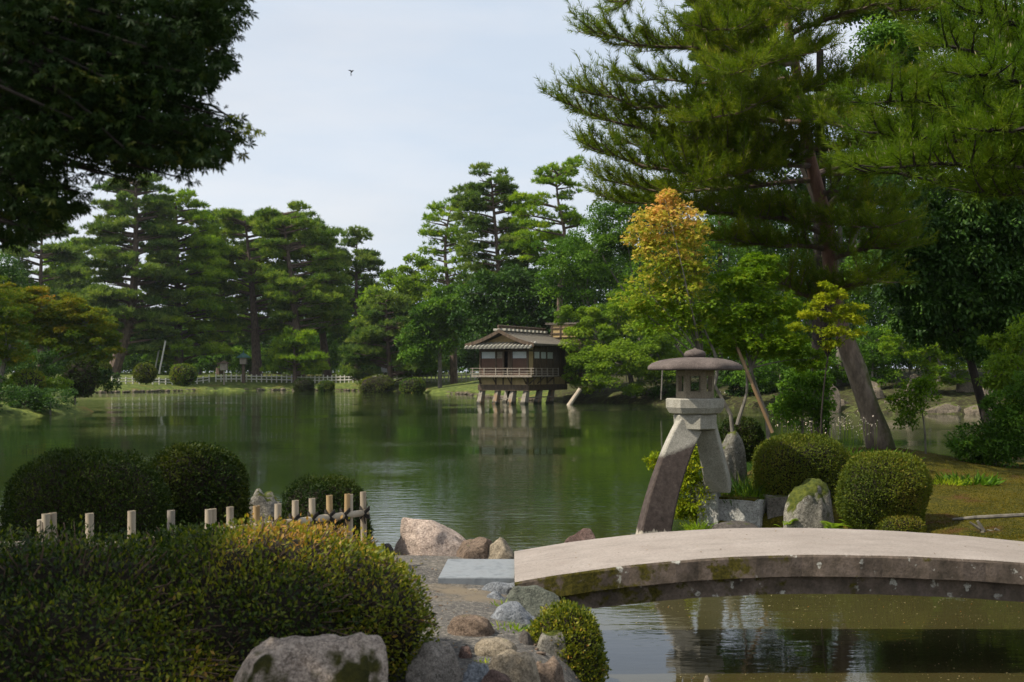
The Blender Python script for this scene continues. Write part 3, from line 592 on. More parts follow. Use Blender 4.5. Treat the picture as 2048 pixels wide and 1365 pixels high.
# ------------------------------------------------------------------ tea house on stilts
KX, KY = 1.11, 85.5; a_ = radians(27)
E1 = np.array([-cos(a_), sin(a_), 0]); E2 = np.array([sin(a_), cos(a_), 0]); EZ = np.array([0, 0, 1.])
RH = np.stack([E1, E2, EZ], 1)
def HP(u, v, z): return np.array([KX, KY, 0])+u*E1+v*E2+z*EZ
house = thing('tea_house', 'dark wooden tea house on stilts over the pond with a shingled gable roof', 'tea house', (KX, KY, 0))
def hbox(mb, u0, u1, v0, v1, z0_, z1_, tint=.5): mb.box(HP((u0+u1)/2, (v0+v1)/2, (z0_+z1_)/2), ((u1-u0)/2, (v1-v0)/2, (z1_-z0_)/2), RH, tint)
GW, LW = 3.85, 6.6
def hpart(name, mat, boxes, parent=house):
    mb = MB()
    for b in boxes: hbox(mb, *b)
    return mb.build(name, mat, parent)
for (u, v) in ((3.72, .15), (2.45, .15), (1.2, .15), (.15, .15), (.15, 2.3), (.15, 4.4), (2.6, 3.0), (3.7, 4.2)):
    mb = MB(); b_ = HP(u+.24, v-.12, -.6); t_ = HP(u, v, .98); mb.tube([b_, b_*.6+t_*.4, b_*.3+t_*.7, t_], [.33, .30, .25, .22], 4); mb.build('stilt', G['stilt'], house)
hpart('floor_beam', G['wood_dark'], [(-.12, GW+.12, -.12, .12, .96, 1.38), (-.12, .12, .125, LW, .96, 1.38), (GW-.12, GW+.12, .125, LW, .96, 1.38), (.13, GW-.13, .13, LW, 1.2, 1.3)])
hpart('lower_wall', G['plaster'], [(0, GW, 0, .08, 1.385, 1.93), (0, .08, .085, LW, 1.385, 1.93)])
for u in (.02, 1.28, 1.95, 2.55, GW): hpart('wall_post', G['wood_dark'], [(u-.06, u+.06, -.03, .13, 1.39, 4.3)])
for v in (1.0, 2.1, 3.2, 4.4, 6.5): hpart('wall_post', G['wood_dark'], [(-.03, .13, v-.06, v+.06, 1.39, 4.3)])
hpart('veranda_deck', G['wood_grey'], [(-.62, GW+.35, -.62, -.04, 1.96, 2.06), (-.62, -.04, -.035, LW*.62, 1.96, 2.06), (-.64, GW+.37, -.66, -.625, 1.93, 2.09)])
mb = MB()
for u in np.linspace(-.58, GW+.3, 6): mb.box(HP(u, -.58, 2.32), (.03, .03, .27), RH)
for v in np.linspace(.2, LW*.6, 5): mb.box(HP(-.58, v, 2.32), (.03, .03, .27), RH)
for z_ in (2.56, 2.36, 2.2):
    mb.box(HP((GW-.3)/2, -.58, z_), ((GW+1.3)/2, .028, .022), RH); mb.box(HP(-.58, LW*.3-.3, z_), (.028, LW*.3+.2, .022), RH)
mb.build('railing', G['wood_grey'], house)
for A, B in [(HP(u, .0, 1.45), HP(u, -.55, 1.93)) for u in np.linspace(.1, GW-.1, 4)]+[(HP(0, v, 1.45), HP(-.55, v, 1.93)) for v in (.3, 1.6, 3.2)]:
    mb = MB(); mb.tube([A, B], .05, 5); mb.build('bracket', G['wood_dark'], house)
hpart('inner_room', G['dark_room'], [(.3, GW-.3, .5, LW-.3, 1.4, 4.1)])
# gable side: board, screen, opening, board
for (u0, u1, typ) in ((2.62, GW-.1, 'board'), (2.0, 2.5, 'lattice'), (.1, 1.22, 'board')):
    wd = hpart('window', G['wood_red'], [(u0, u1, .02, .07, 1.94, 3.28), (u0, u1, .02, .07, 3.76, 4.25)])
    hpart('pane', G['shoji'] if typ == 'board' else G['wood_grey'], [(u0+.02, u1-.02, .035, .06, 3.285, 3.755)], wd)
hpart('sliding_door', G['wood_dark'], [(1.32, 1.62, .06, .1, 1.94, 3.9)])
hpart('lintel', G['wood_dark'], [(.08, GW-.1, -.02, .015, 3.78, 3.9), (-.02, .015, .08, LW-.1, 3.78, 3.9)])
hpart('wall_panel', G['plaster'], [(.02, .08, .08, .95, 1.94, 3.77), (.02, .08, .08, .95, 3.905, 4.3)])
for (v0, v1) in ((1.08, 2.04), (2.16, 3.14), (3.26, 4.34)):
    wd = hpart('window', G['wood_dark'], [(.02, .07, v0, v1, 1.94, 3.28), (.02, .07, v0, v1, 3.76, 4.25)])
    hpart('pane', G['shoji'], [(.035, .06, v0+.02, v1-.02, 3.285, 3.755)], wd)
hpart('wall_panel', G['wood_dark'], [(.02, .08, 4.46, LW-.1, 1.94, 4.3)])
# gable wall and roof
ov, eh, zr, ze = .85, .70, 5.22, 4.20
mb = MB(); mb.add([HP(.05, .05, 4.3), HP(GW-.05, .05, 4.3), HP(GW/2, .05, 5.0), HP(.05, .12, 4.3), HP(GW-.05, .12, 4.3), HP(GW/2, .12, 5.0)], [[[0, 1, 2], [5, 4, 3]], [[0, 2, 5, 3], [1, 4, 5, 2], [0, 3, 4, 1]]])
mb.build('gable_wall', G['plaster'], house)
def roof(u0, u1, v0, v1, ze_, zr_, th, name, mat, curve=.12):
    mb = MB(); um = (u0+u1)/2; n = 9; V = []; t = np.linspace(0, 1, n)
    prof = [(u0+(um-u0)*x, ze_+(zr_-ze_)*x-curve*sin(pi*x)) for x in t]+[(u1+(um-u1)*x, ze_+(zr_-ze_)*x-curve*sin(pi*x)) for x in t[::-1][1:]]
    k = len(prof)
    for v in (v0, v1):
        for u, z in prof: V.append(HP(u, v, z+th))
        for u, z in prof: V.append(HP(u, v, z))
    f = []
    for i in range(k-1): f += [[i, i+1, 2*k+i+1, 2*k+i], [k+i, 3*k+i, 3*k+i+1, k+i+1], [i, k+i, k+i+1, i+1], [2*k+i, 2*k+i+1, 3*k+i+1, 3*k+i]]
    f += [[0, 2*k, 3*k, k], [k-1, 2*k-1, 4*k-1, 3*k-1]]
    mb.add(V, [f]); return mb.build(name, mat, house)
rf = roof(-ov, GW+ov, -eh, LW+.4, ze, zr, .13, 'roof', G['shingle'])
mb = MB(); um = GW/2; mb.box(HP(um, LW/2-.1, zr+.20), (.17, LW/2+.52, .10), RH); mb.tube([HP(um, -eh-.15, zr+.36), HP(um, LW+.4, zr+.36)], .09, 8)
mb.build('ridge_cap', G['wood_dark'], rf)
mb = MB()
for v in np.arange(-.45, LW+.2, .66): mb.box(HP(um, v, zr+.115), (.5, .19, .075), RH)
mb.build('ridge_batten', G['pale_ridge'], rf)
for s_ in (-1, 1):
    mb = MB(); A = HP(um+s_*(GW/2+ov), -eh-.05, ze-.02); B = HP(um, -eh-.05, zr-.02); n = 8; P = [A+(B-A)*x-EZ*.12*sin(pi*x) for x in np.linspace(0, 1, n)]
    V = []
    for p_ in P: V += [p_+EZ*.16, p_-EZ*.10, p_-EZ*.10+E2*.05, p_+EZ*.16+E2*.05]
    i = np.arange(n-1)[:, None]*4; j = np.arange(4)[None]; j2 = (j+1) % 4
    mb.add(V, [np.stack([i+j, i+j2, i+4+j2, i+4+j], -1).reshape(-1, 4)]); mb.build('bargeboard', G['wood_dark'], house)
hpart('under_rail', G['wood_grey'], [(.05, .13, .3, 4.4, .42, .50), (1.2, 2.4, .1, .18, .36, .43)])
# tiled pent roof under the gable
mb = MB(); A, B = -.75, GW+.75
mb.add([HP(A, -1.0, 4.02), HP(B, -1.0, 4.02), HP(B, .0, 4.36), HP(A, .0, 4.36), HP(A, -1.0, 3.95), HP(B, -1.0, 3.95), HP(B, .0, 4.29), HP(A, .0, 4.29)], [[[0, 1, 2, 3], [7, 6, 5, 4], [0, 4, 5, 1], [1, 5, 6, 2], [3, 2, 6, 7], [0, 3, 7, 4]]])
for u in np.linspace(A+.1, B-.1, 17): mb.tube([HP(u, -1.06, 4.05), HP(u, .0, 4.40)], .085, 6, mi=1)
mb.build('pent_roof', [G['tile'], G['pale_ridge']], house)
hpart('eave_rafter', G['wood_dark'], [(-.7, -.05, v, v+.06, 4.18, 4.24) for v in np.arange(.2, LW, .35)])
# rear wing whose roof rises over the main ridge
mb = MB(); hbox(mb, -1.2, 1.3, LW+.1, LW+3.6, 1.4, 4.9); mb.build('rear_wall', G['wood_dark'], house)
mb = MB(); hbox(mb, -1.6, 1.7, LW-.1, LW+.3, 5.92, 6.06); hbox(mb, -1.5, 1.6, LW+.31, LW+3.8, 5.8, 6.0); mb.build('rear_roof', G['shingle'], house)
mb = MB(); hbox(mb, -1.0, 1.2, LW+.02, LW+.1, 4.95, 5.9); mb.build('rear_gable', G['plaster'], house)
mb = MB()
for z_ in (5.2, 5.6): hbox(mb, -1.1, 1.3, LW-.06, LW+.018, z_, z_+.08)
for u in np.linspace(-1, 1.2, 4): hbox(mb, u-.04, u+.04, LW-.06, LW+.015, 4.95, 5.9)
mb.build('rear_lattice', G['wood_dark'], house)
# rail under the house and leaning stake in the water
mb = MB(); mb.tube([W(1136, 814, 84), W(1160, 779, 84.5)], [.17, .15], 9); tag(mb.build('leaning_stake', G['bamboo'], loc=W(1136, 808, 84)), 'pale leaning stake in the water right of the tea house', 'stake')
# ------------------------------------------------------------------ near bamboo fence
fen = thing('bamboo_fence', 'low dried bamboo fence behind the big front hedge', 'fence', (-2.1, 9, .65))
FA, FB = np.array([-2.93, 7.6]), np.array([-1.26, 10.3])
def on_fence(px):
    k = (px-1024)/F; dv = FB-FA; t = (k*FA[1]-FA[0])/(dv[0]-k*dv[1]); return FA+t*dv
pr = np.random.default_rng(5)
for px, py in ((95, 1028), (110, 1026), (180, 1027), (262, 1022), (339, 1021), (417, 1019), (427, 1018), (462, 1014), (511, 1012), (552, 1008), (590, 1001), (627, 997), (661, 991), (691, 988), (700, 989), (730, 984)):
    p_ = on_fence(px); d = p_[1]; r_ = .027 if px not in (691, 700, 110) else .024; zt = Zp(py, d); off = pr.normal(0, .01)
    mb = MB(); L_ = zt-.35
    prof = [.35+L_*f for f in (0, .25, .26, .27, .52, .53, .54, .8, .81, .82, 1.0)]; rr = [r_*m for m in (1, 1, 1.1, 1, 1, 1.1, 1, 1, 1.1, 1, .99)]
    mb.tube([(p_[0]+off*(z-.35), d, z) for z in prof], rr, 10, cap=False)
    x, y = p_[0]+off*L_, d
    mb.tube([(x, y, zt-.012), (x, y, zt-.004)], [r_*.96, r_*.96], 10, mi=1)
    mb.build('post', [G[('bamboo', 'bamboo_grey', 'bamboo_gold', 'bamboo_grey', 'bamboo')[px*7 % 5]], G['bamboo_end']], fen, True)
def rail(px0, py0, px1, py1, r_):
    a, b = on_fence(px0), on_fence(px1); A = np.array([a[0], a[1]-.05, Zp(py0, a[1])]); B = np.array([b[0], b[1]-.05, Zp(py1, b[1])])
    mb = MB(); mb.tube([A+(B-A)*t for t in (0, .2, .21, .4, .41, .6, .61, .8, .81, 1)], [r_, r_, r_*1.12, r_, r_*1.12, r_, r_*1.12, r_, r_*1.1, r_], 10); mb.build('rail', G['bamboo'], fen, True)
rail(92, 1108, 735, 1024, .027)
mb = MB(); mb.tube([(-2.92, 7.58, 1.26), (-4.9, 7.1, 1.24)], .025, 10); mb.build('rail', G['bamboo'], fen, True)
for px, py in ((552, 1046), (590, 1041), (627, 1037), (661, 1032), (691, 1029), (730, 1025)):
    p_ = on_fence(px); mb = MB(); z_ = Zp(py, p_[1]); c = np.array([p_[0], p_[1]-.03, z_])
    for k in range(3):
        for sg in (-1, 1):
            th = np.linspace(0, 2*pi, 10); e = np.stack([.04*np.cos(th), .055*np.sin(th), sg*.04*np.cos(th)+.012*(k-1)+0*th], 1); mb.tube(c+e, .007, 5, cap=False)
    mb.tube([c+[0, -.04, -.03], c+[.012, -.045, -.09]], .006, 4); mb.build('rope_tie', G['rope'], fen)
# second post of the corner
mb = MB(); p_ = W(82, 1040, 7.75); mb.tube([(p_[0], 7.75, .4), (p_[0], 7.75, p_[2])], .024, 10); mb.build('post', [G['bamboo']], fen)
# ------------------------------------------------------------------ far white fence on the lawn (posts and rails)
def far_fence(label, pts, sp, hgt, dz=0):
    pts = np.array(pts, float); fo = thing('lattice_fence', label, 'fence', (*pts[len(pts)//2], 1.5))
    seg = np.r_[0, np.cumsum(np.hypot(*np.diff(pts, axis=0).T))]; S = np.arange(0, seg[-1], sp)
    X = np.interp(S, seg, pts[:, 0]); Y = np.interp(S, seg, pts[:, 1]); Z = ground_z(np.stack([X, Y], 1))[0]+dz
    proto = None; rr = np.random.default_rng(3)
    for x, y, z in zip(X, Y, Z):
        if proto is None:
            mb = MB(); mb.tube([(x, y, z-.2), (x, y, z+hgt)], .085, 6); proto = mb.build('post', G['oldwood'], fo); o = proto; z00 = z; p00 = (x, y)
        else:
            o = proto.copy(); COL.objects.link(o); o.parent = fo; o.location = (x-p00[0], y-p00[1], z-z00+rr.uniform(-.08, .08))
    for k in (.35, .72):
        mb = MB(); mb.tube(np.stack([X, Y-.07, Z+hgt*k], 1), .055, 5); mb.build('rail', G['oldwood'], fo)
far_fence('long pale post and rail fence on the far lawn left of the tea house', [(-37, 150), (-26, 152.5), (-13, 147), (-2.6, 141)], .62, 1.0)
far_fence('short pale fence under the tall left pines', [(-46, 138), (-37.5, 150)], .95, .85)
far_fence('small white fence on the right bank seen behind the lantern', [(14.2, 82), (16.5, 80)], .45, .75, -.6)
# posts, signs and the lantern post on the far lawn
g_ = gz(XD(487, 140), 150)
lp = thing('lantern_post', 'wooden lantern post with green roof on the far lawn', 'lamp post', (XD(487, 150), 150, g_))
x, y = XD(487, 150), 150
mb = MB(); mb.box((x, y, g_+1.2), (.18, .18, 1.3)); mb.build('post', G['wood_dark'], lp)
mb = MB(); mb.box((x, y, g_+2.85), (.38, .38, .40)); mb.build('lamp_box', G['wood_grey'], lp)
mb = MB(); mb.lathe((x, y, g_+3.25), [(.95, 0), (.9, .08), (.35, .45), (.08, .62), (.05, .95), (.01, 1)], 4); mb.build('roof', G['green_paint'], lp)
x = XD(448, 148); g_ = gz(x, 148); lp = thing('sign_post', 'small roofed notice post left of the green roofed lantern post', 'sign', (x, 148, g_))
mb = MB(); mb.box((x, 148, g_+.9), (.08, .08, .95)); mb.build('post', G['wood_grey'], lp)
mb = MB(); mb.box((x, 148, g_+2.2), (.42, .3, .42)); mb.build('box', G['wood_grey'], lp)
mb = MB(); mb.lathe((x, 148, g_+2.62), [(.75, 0), (.7, .06), (.05, .35), (.01, .38)], 4); mb.build('roof', G['wood_dark'], lp)
for lab, px, py, hw, hh in (('small white notice board behind the far fence near the shore pine', 768, 736, .35, .55), ('dim white notice board on the far lawn left of the tea house', 838, 740, .42, .4)):
    d = 144; x = XD(px, d); z_ = Zp(py, d); lp = thing('notice_board', lab, 'sign', (x, d, gz(x, d)))
    mb = MB(); mb.box((x, d, z_), (hw, .04, hh)); mb.build('board', G['white_sign'], lp)
    mb = MB(); mb.box((x, d+.09, (z_+gz(x, d))/2), (.05, .04, abs(z_-gz(x, d))/2+.2)); mb.build('post', G['wood_grey'], lp)
for lab, a, b, d in (('pale leaning prop pole under the tall left pine', (318, 738), (331, 682), 146), ('second prop pole leaning beside the pale one', (309, 735), (318, 700), 150)):
    mb = MB(); A = W(*a, d); A[2] -= .6; mb.tube([A, W(*b, d)], .10, 8); tag(mb.build('prop_pole', G['oldwood'], loc=A), lab, 'prop pole', 'prop poles under the pines')
# kerb of small stones along the far lawn waterline
mb = MB(); kr = np.random.default_rng(4)
v0, f0 = ico(1)
for (a, b) in zip(FARP[7:13], FARP[8:14]):
    n = int(np.linalg.norm(b-a)/.55)
    for t in np.linspace(0, 1, n, endpoint=False):
        c = a+(b-a)*t; s_ = kr.uniform(.18, .36); mb.add(v0*np.array([s_*1.3, s_, s_*.7])+[c[0]+kr.normal(0, .15), c[1]+kr.normal(0, .25)+.3, .10], [f0])
tag(mb.build('shore_kerb_stones', R_FAR), 'row of small pale stones edging the far lawn at the waterline', 'edging stones', kind='stuff')
# bird
bd = W(703, 144, 40); mb = MB()
mb.tube([bd+[.10, 0, .06], bd+[.06, 0, .05], bd, bd+[-.03, 0, -.07], bd+[-.02, 0, -.13]], [.008, .025, .028, .018, .004], 8)
mb.add([bd+[.03, -.02, .03], bd+[-.05, -.05, .07], bd+[-.16, -.1, .05], bd+[-.08, -.05, .03], bd+[-.01, -.02, -.02]], [[0, 1, 2, 3, 4]])
mb.add([bd+[.03, .02, .03], bd+[.09, .08, .09], bd+[.05, .22, .08], bd+[.04, .1, .03], bd+[-.01, .02, -.02]], [[0, 1, 2, 3, 4]])
mb.add([bd+[-.03, 0, -.10], bd+[-.05, .0, -.19], bd+[-.02, .0, -.15], bd+[.01, .01, -.19], bd+[-.005, 0, -.10]], [[0, 1, 2, 3, 4]])
mb.v = [bd+(x-bd)*.75 for x in mb.v]; tag(mb.build('swallow', G['bird'], loc=bd), 'small dark swallow flying in the open sky', 'bird')
# ------------------------------------------------------------------ clipped shrubs
def hedge(name, label, lumps, mat, n, leaf, group=None, seed=0, up=.35, p=2.4, core=.9, tw=0, cat='shrub', loose=.05, patch=None, tbias=0.):
    """lumps: centre, radii; leaves on a superellipsoid skin, a solid twig core coloured dark for the inner shade, and loose shoots"""
    r = np.random.default_rng(seed+500); lumps = [(np.array(c, float), np.array(R, float)) for c, R in lumps]
    b = np.mean([c for c, R in lumps], 0); zb = min(c[2]-R[2] for c, R in lumps); t = thing(name, label, cat, (b[0], b[1], zb), group)
    def rad(dv, R, k): 
        q = 1/np.maximum((np.abs(dv/R)**p).sum(1), 1e-9)**(1/p); return q*(1+am*snoise(dv*1.0, 3/np.mean(R)*np.mean(R), seed+k, 3))
    area = np.array([R[0]*R[1]+R[0]*R[2]+R[1]*R[2] for c, R in lumps]); cnt = (n*area/area.sum()).astype(int)
    mb = MB(); cb = MB(); tb = MB(); v0, f0 = ICO3; am = .10 if patch else .07
    for k, ((c, R), m) in enumerate(zip(lumps, cnt)):
        dv = nrm(rdir(r, m)*(1/R)**-.0*np.array(R)/np.mean(R)); rr = rad(dv, R, k)*(1+.02*snoise(dv*R, 5/np.mean(R)**.5, seed+40, 2)); shell = 1-np.abs(r.normal(0, loose, m))*1.6+r.normal(0, loose*.35, m)
        P = c+dv*(rr*shell)[:, None]; keep = np.ones(m, bool)
        for k2, (c2, R2) in enumerate(lumps):
            if k2 != k: keep &= ((np.abs((P-c2)/R2)**p).sum(1)) > .80
        pn = snoise(P, 1.5/np.mean(R), seed+21, 3)
        if patch: keep &= (pn < patch) | (r.random(m) < .45)
        P, dv2, pn = P[keep], dv[keep], pn[keep]; N = nrm(np.sign(dv2)*np.abs(dv2/R)**(p-1)/R); m2 = len(P)
        A = nrm(N*.55+np.array([0, 0, up])+r.normal(0, .6, (m2, 3))); NN = nrm(N+np.array([0, 0, .4])+r.normal(0, .55, (m2, 3)))
        ti = np.clip(.38+tbias+.30*snoise(P, 1.8/np.mean(R), seed+9, 3)*.6+(.9*np.clip(pn-.12, 0, .6)+(-.24, -.02, .08)[k] if patch else 0)+r.normal(0, .17, m2), 0, 1)  # lobe offsets put tree shade (left) and sun (right) into the leaf tint
        s_ = leaf*r.uniform(.7, 1.35, m2); mb.leaves(P, A, NN, s_, s_*.48, ti, 'oval' if leaf > .03 else 'diamond')
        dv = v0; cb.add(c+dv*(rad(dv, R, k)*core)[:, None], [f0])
        for _ in range(int(tw*area[k]/area.sum())):
            dd = nrm(r.normal(size=3)*R); dd[2] = abs(dd[2])*.9 if r.random() < .8 else dd[2]; q0 = c+dd*rad(dd[None], R, k)[0]*.72; q1 = c+dd*rad(dd[None], R, k)[0]*r.uniform(.95, 1.05)
            tb.tube([q0, (q0+q1)/2+r.normal(0, .02, 3), q1], [.007, .005, .003], 4, cap=False)
    mb.build('foliage', mat, t); cb.build('shaded_twig_core', G['core'], t)
    if tb.n: tb.build('stems', G['twig'], t)
    return t
def shrub_px(label, px0, px1, py0, py1, d, mat, n, leaf, depth=1., grp=None, **k):
    X0, X1 = XD(px0, d), XD(px1, d); zt, zb = Zp(py0, d), Zp(py1, d); R = (X1-X0)/2
    cz = zb+.36*(zt-zb)
    return hedge('clipped_shrub', label, [(((X0+X1)/2, d, cz), (R, R*depth, zt-cz))], mat, n, leaf, group=grp, **k)
hedge('azalea_hedge', 'big rounded azalea hedge with brown patches filling the lower left foreground',
      [((-2.45, 6.25, .80), (1.35, 1.0, .66)), ((-1.58, 6.75, .88), (.92, .85, .655)), ((-1.04, 6.85, .94), (.55, .66, .46))], G['azalea_front'], 170000, .028, seed=3, tw=2600, loose=.075, p=2.05, core=.86, cat='hedge', patch=.42)
CG = 'clipped shrubs along the near pond edge'
shrub_px('wide dark clipped azalea behind the left end of the bamboo fence', 18, 338, 902, 1120, 11.4, G['azalea_dark'], 60000, .028, .85, CG, seed=11)
shrub_px('dark clipped shrub with larger leaves right of the widest one', 283, 497, 889, 1090, 12.6, G['azalea_dark'], 26000, .036, .9, CG, seed=12, tbias=.16)
shrub_px('small dark clipped shrub at the right end of the bamboo fence', 560, 742, 949, 1135, 11.35, G['azalea_dark'], 30000, .024, .8, CG, seed=13)
shrub_px('small round bright green shrub at the water before the bridge', 1052, 1207, 1214, 1385, 7.7, G['azalea_front'], 26000, .022, .95, None, seed=14, tbias=.06, up=.6, loose=.09)
IG = 'clipped azaleas on the lantern island'
shrub_px('low wide clipped azalea behind the lantern base', 1508, 1700, 875, 992, 18.3, G['azalea_olive'], 42000, .032, .75, IG, seed=15, p=3.0, tbias=.09)
shrub_px('round clipped azalea in front on the moss lawn', 1680, 1854, 904, 1036, 16.3, G['azalea_olive'], 42000, .030, .9, IG, seed=16, tbias=.09)
shrub_px('small dark clipped shrub behind the lantern and fork trunk', 1432, 1530, 838, 905, 21.5, G['azalea_dark'], 9000, .04, .8, IG, seed=17)
shrub_px('low brownish ground shrub below the front azalea', 1752, 1845, 1028, 1075, 15.9, G['azalea_olive'], 9000, .026, .8, IG, seed=18, tbias=.2)
SG = 'clipped shrubs on the far shore'
for k, (lab, a, b, t_, bt, d, m) in enumerate((
    ('rounded clipped shrub under the tall left pines', 268, 312, 727, 758, 112, 'azalea_olive'), ('broad flat topped clipped shrub on the far left mound', 340, 392, 728, 762, 110, 'azalea'),
    ('clipped shrub at the foot of the leaning pine trunk', 195, 222, 724, 752, 108, 'azalea_olive'), ('small dark shrub on the far lawn edge before the lantern post', 588, 628, 757, 782, 143, 'azalea_dark'),
    ('low round shrub on the far bank under the light young pine', 636, 668, 762, 781, 143, 'azalea'), ('wide low shrub on the lawn before the shore pine', 720, 790, 752, 784, 136, 'azalea_olive'),
    ('orange tinted shrub right of the shore pine', 800, 850, 756, 785, 130, 'azalea'), 
    
    ('big dark clipped shrub on the left promontory', 130, 196, 715, 776, 72, 'azalea_dark'), ('green leafy shrub near the left picture edge by the water', 20, 90, 742, 800, 66, 'azalea'))):
    shrub_px(lab, a, b, t_, bt, d, G[m], 2600, .16, .8, SG, seed=30+k, tw=0)
def limb_pts(a, b, r, n=6, bend=.08, up=0.):
    a, b = np.array(a, float), np.array(b, float); L = np.linalg.norm(b-a); t = np.linspace(0, 1, n)[:, None]
    o = r.normal(0, bend*L, 3); o[2] = abs(o[2])*.5*np.sign(up if up else 1)
    return a+(b-a)*t+np.sin(pi*t)*o+np.array([0, 0, up*L])*(t**2)
def interp_px(tr, n=14):
    """smooth trunk line through (px, py, d) points"""
    P = np.array([W(*q) for q in tr]); s_ = np.r_[0, np.cumsum(np.linalg.norm(np.diff(P, axis=0), axis=1))]; t = np.linspace(0, s_[-1], n)
    Q = np.stack([np.interp(t, s_, P[:, k]) for k in range(3)], 1)
    for _ in range(2): Q[1:-1] = (Q[:-2]+2*Q[1:-1]+Q[2:])/4
    return Q
def far_pine(label, d, trunk, env, levels, mat='pine_far', seed=0, r0=.38, dens=1., pad=1., bark='bark', group='pines on the far shore', ns=1, flat=.40):
    r = np.random.default_rng(seed+900); tr = interp_px([(x, y, d) for x, y in trunk]); tr[0][2] = min(tr[0][2], gz(tr[0][0], d))-.3
    t = thing('pine_tree', label, 'pine tree', tr[0], group); r0 *= d/115
    tb = MB(); tb.tube(tr, np.linspace(r0, r0*.16, len(tr))+.12*r0*np.exp(-np.arange(len(tr))*1.2), 9); tb.build('trunk', G[bark], t)
    lb = MB(); fb = MB(); ks = d/115; pad *= ks; levels = int(levels*1.3); ey = np.array([e[0] for e in env], float); el = np.array([e[1] for e in env], float); er = np.array([e[2] for e in env], float)
    px_of = lambda p: 1024+p[0]/p[1]*F
    for py in np.linspace(ey[0], ey[-1], levels):
        z = Zp(py, d); tz_ = np.interp(z, tr[:, 2], np.arange(len(tr))); i0 = int(tz_); fr_ = tz_-i0; i1 = min(i0+1, len(tr)-1); T = tr[i0]*(1-fr_)+tr[i1]*fr_
        xl, xr = XD(np.interp(py, ey, el), d)-T[0], XD(np.interp(py, ey, er), d)-T[0]
        az0 = r.uniform(0, 6.28); nb = 2*ns+4
        for k in range(nb):
            if k == 0: ax, ln = pi, -xl
            elif k == 1: ax, ln = 0, xr
            else:
                ax = az0+k*2*pi/(nb-2); ln = (xr if cos(ax) > 0 else -xl)*.95
            if k > 1 and sin(ax) < -.45 and r.random() < .55: continue          # open towards the pond
            ln = max(ln, .5)*(r.uniform(.82, 1.03) if k > 1 else r.uniform(.9, 1.0)); ax += r.normal(0, .12)
            dirv = np.array([cos(ax), sin(ax), 0]); zz = np.clip(r.normal(0, .5), -.9, .8)*ks; end = T+dirv*ln+np.array([0, 0, zz+.02*ln]); st_ = T+np.array([0, 0, zz-.16*ln])
            j_ = int(np.argmin(np.abs(tr[:, 2]-st_[2]))); st_[:2] = tr[j_][:2]
            L = limb_pts(st_, end, r, 6, .05); lb.tube(L, np.linspace(max(.05, r0*.28), .03, 6), 5, cap=False)
            npad = max(1, int(round(ln/1.15/pad)))
            for q in range(npad):
                f = 1-(q/max(npad, 1))*.72; c = L[0]+(L[-1]-L[0])*f; c = np.array([np.interp(f*5, np.arange(6), L[:, a]) for a in range(3)])
                side = np.array([-dirv[1], dirv[0], 0])*r.normal(0, .38*ln*(.3+.4*f)); c = c+side+np.array([0, 0, .15+r.normal(0, .28)*ks])
                if np.linalg.norm(side) > .5: lb.tube([L[3], c-[0, 0, .2]], [.045, .02], 4, cap=False)
                R = pad*r.uniform(.65, 1.15)*np.array([1, 1, flat*r.uniform(.8, 1.4)])
                k_ = max(6, int(36*dens*(R[0]/ks)**2*1.3)); th = r.uniform(0, 2*pi, k_); rad_ = np.sqrt(r.uniform(0, 1, k_)); rad_ *= 1+.2*np.sin(th*3+r.uniform(0, 6))
                h = np.sqrt(np.maximum(0, 1-rad_**2)); TC = c+np.stack([R[0]*rad_*np.cos(th), R[1]*rad_*np.sin(th), R[2]*(h*r.uniform(-.25, 1.05, k_))], 1)
                TA = nrm(np.stack([np.cos(th)*rad_*.8, np.sin(th)*rad_*.8, 0*th+.65], 1)+r.normal(0, .3, (k_, 3))); nb_ = 13; m = k_*nb_    # needle fans, each tuft its own tone
                A = nrm(np.repeat(TA, nb_, 0)*.8+r.normal(0, .55, (m, 3))); P = np.repeat(TC, nb_, 0)+r.normal(0, .05*ks, (m, 3))
                ti = np.clip(.42+.14*r.normal()+np.repeat(r.normal(0, .15, k_), nb_)+r.normal(0, .10, m), 0, 1)
                fb.leaves(P, A, rdir(r, m), r.uniform(.26, .46, m)*ks, r.uniform(.06, .11, m)*ks, ti, 'blade')
    lb.build('branches', G[bark], t); fb.build('crown', G[mat], t); return t
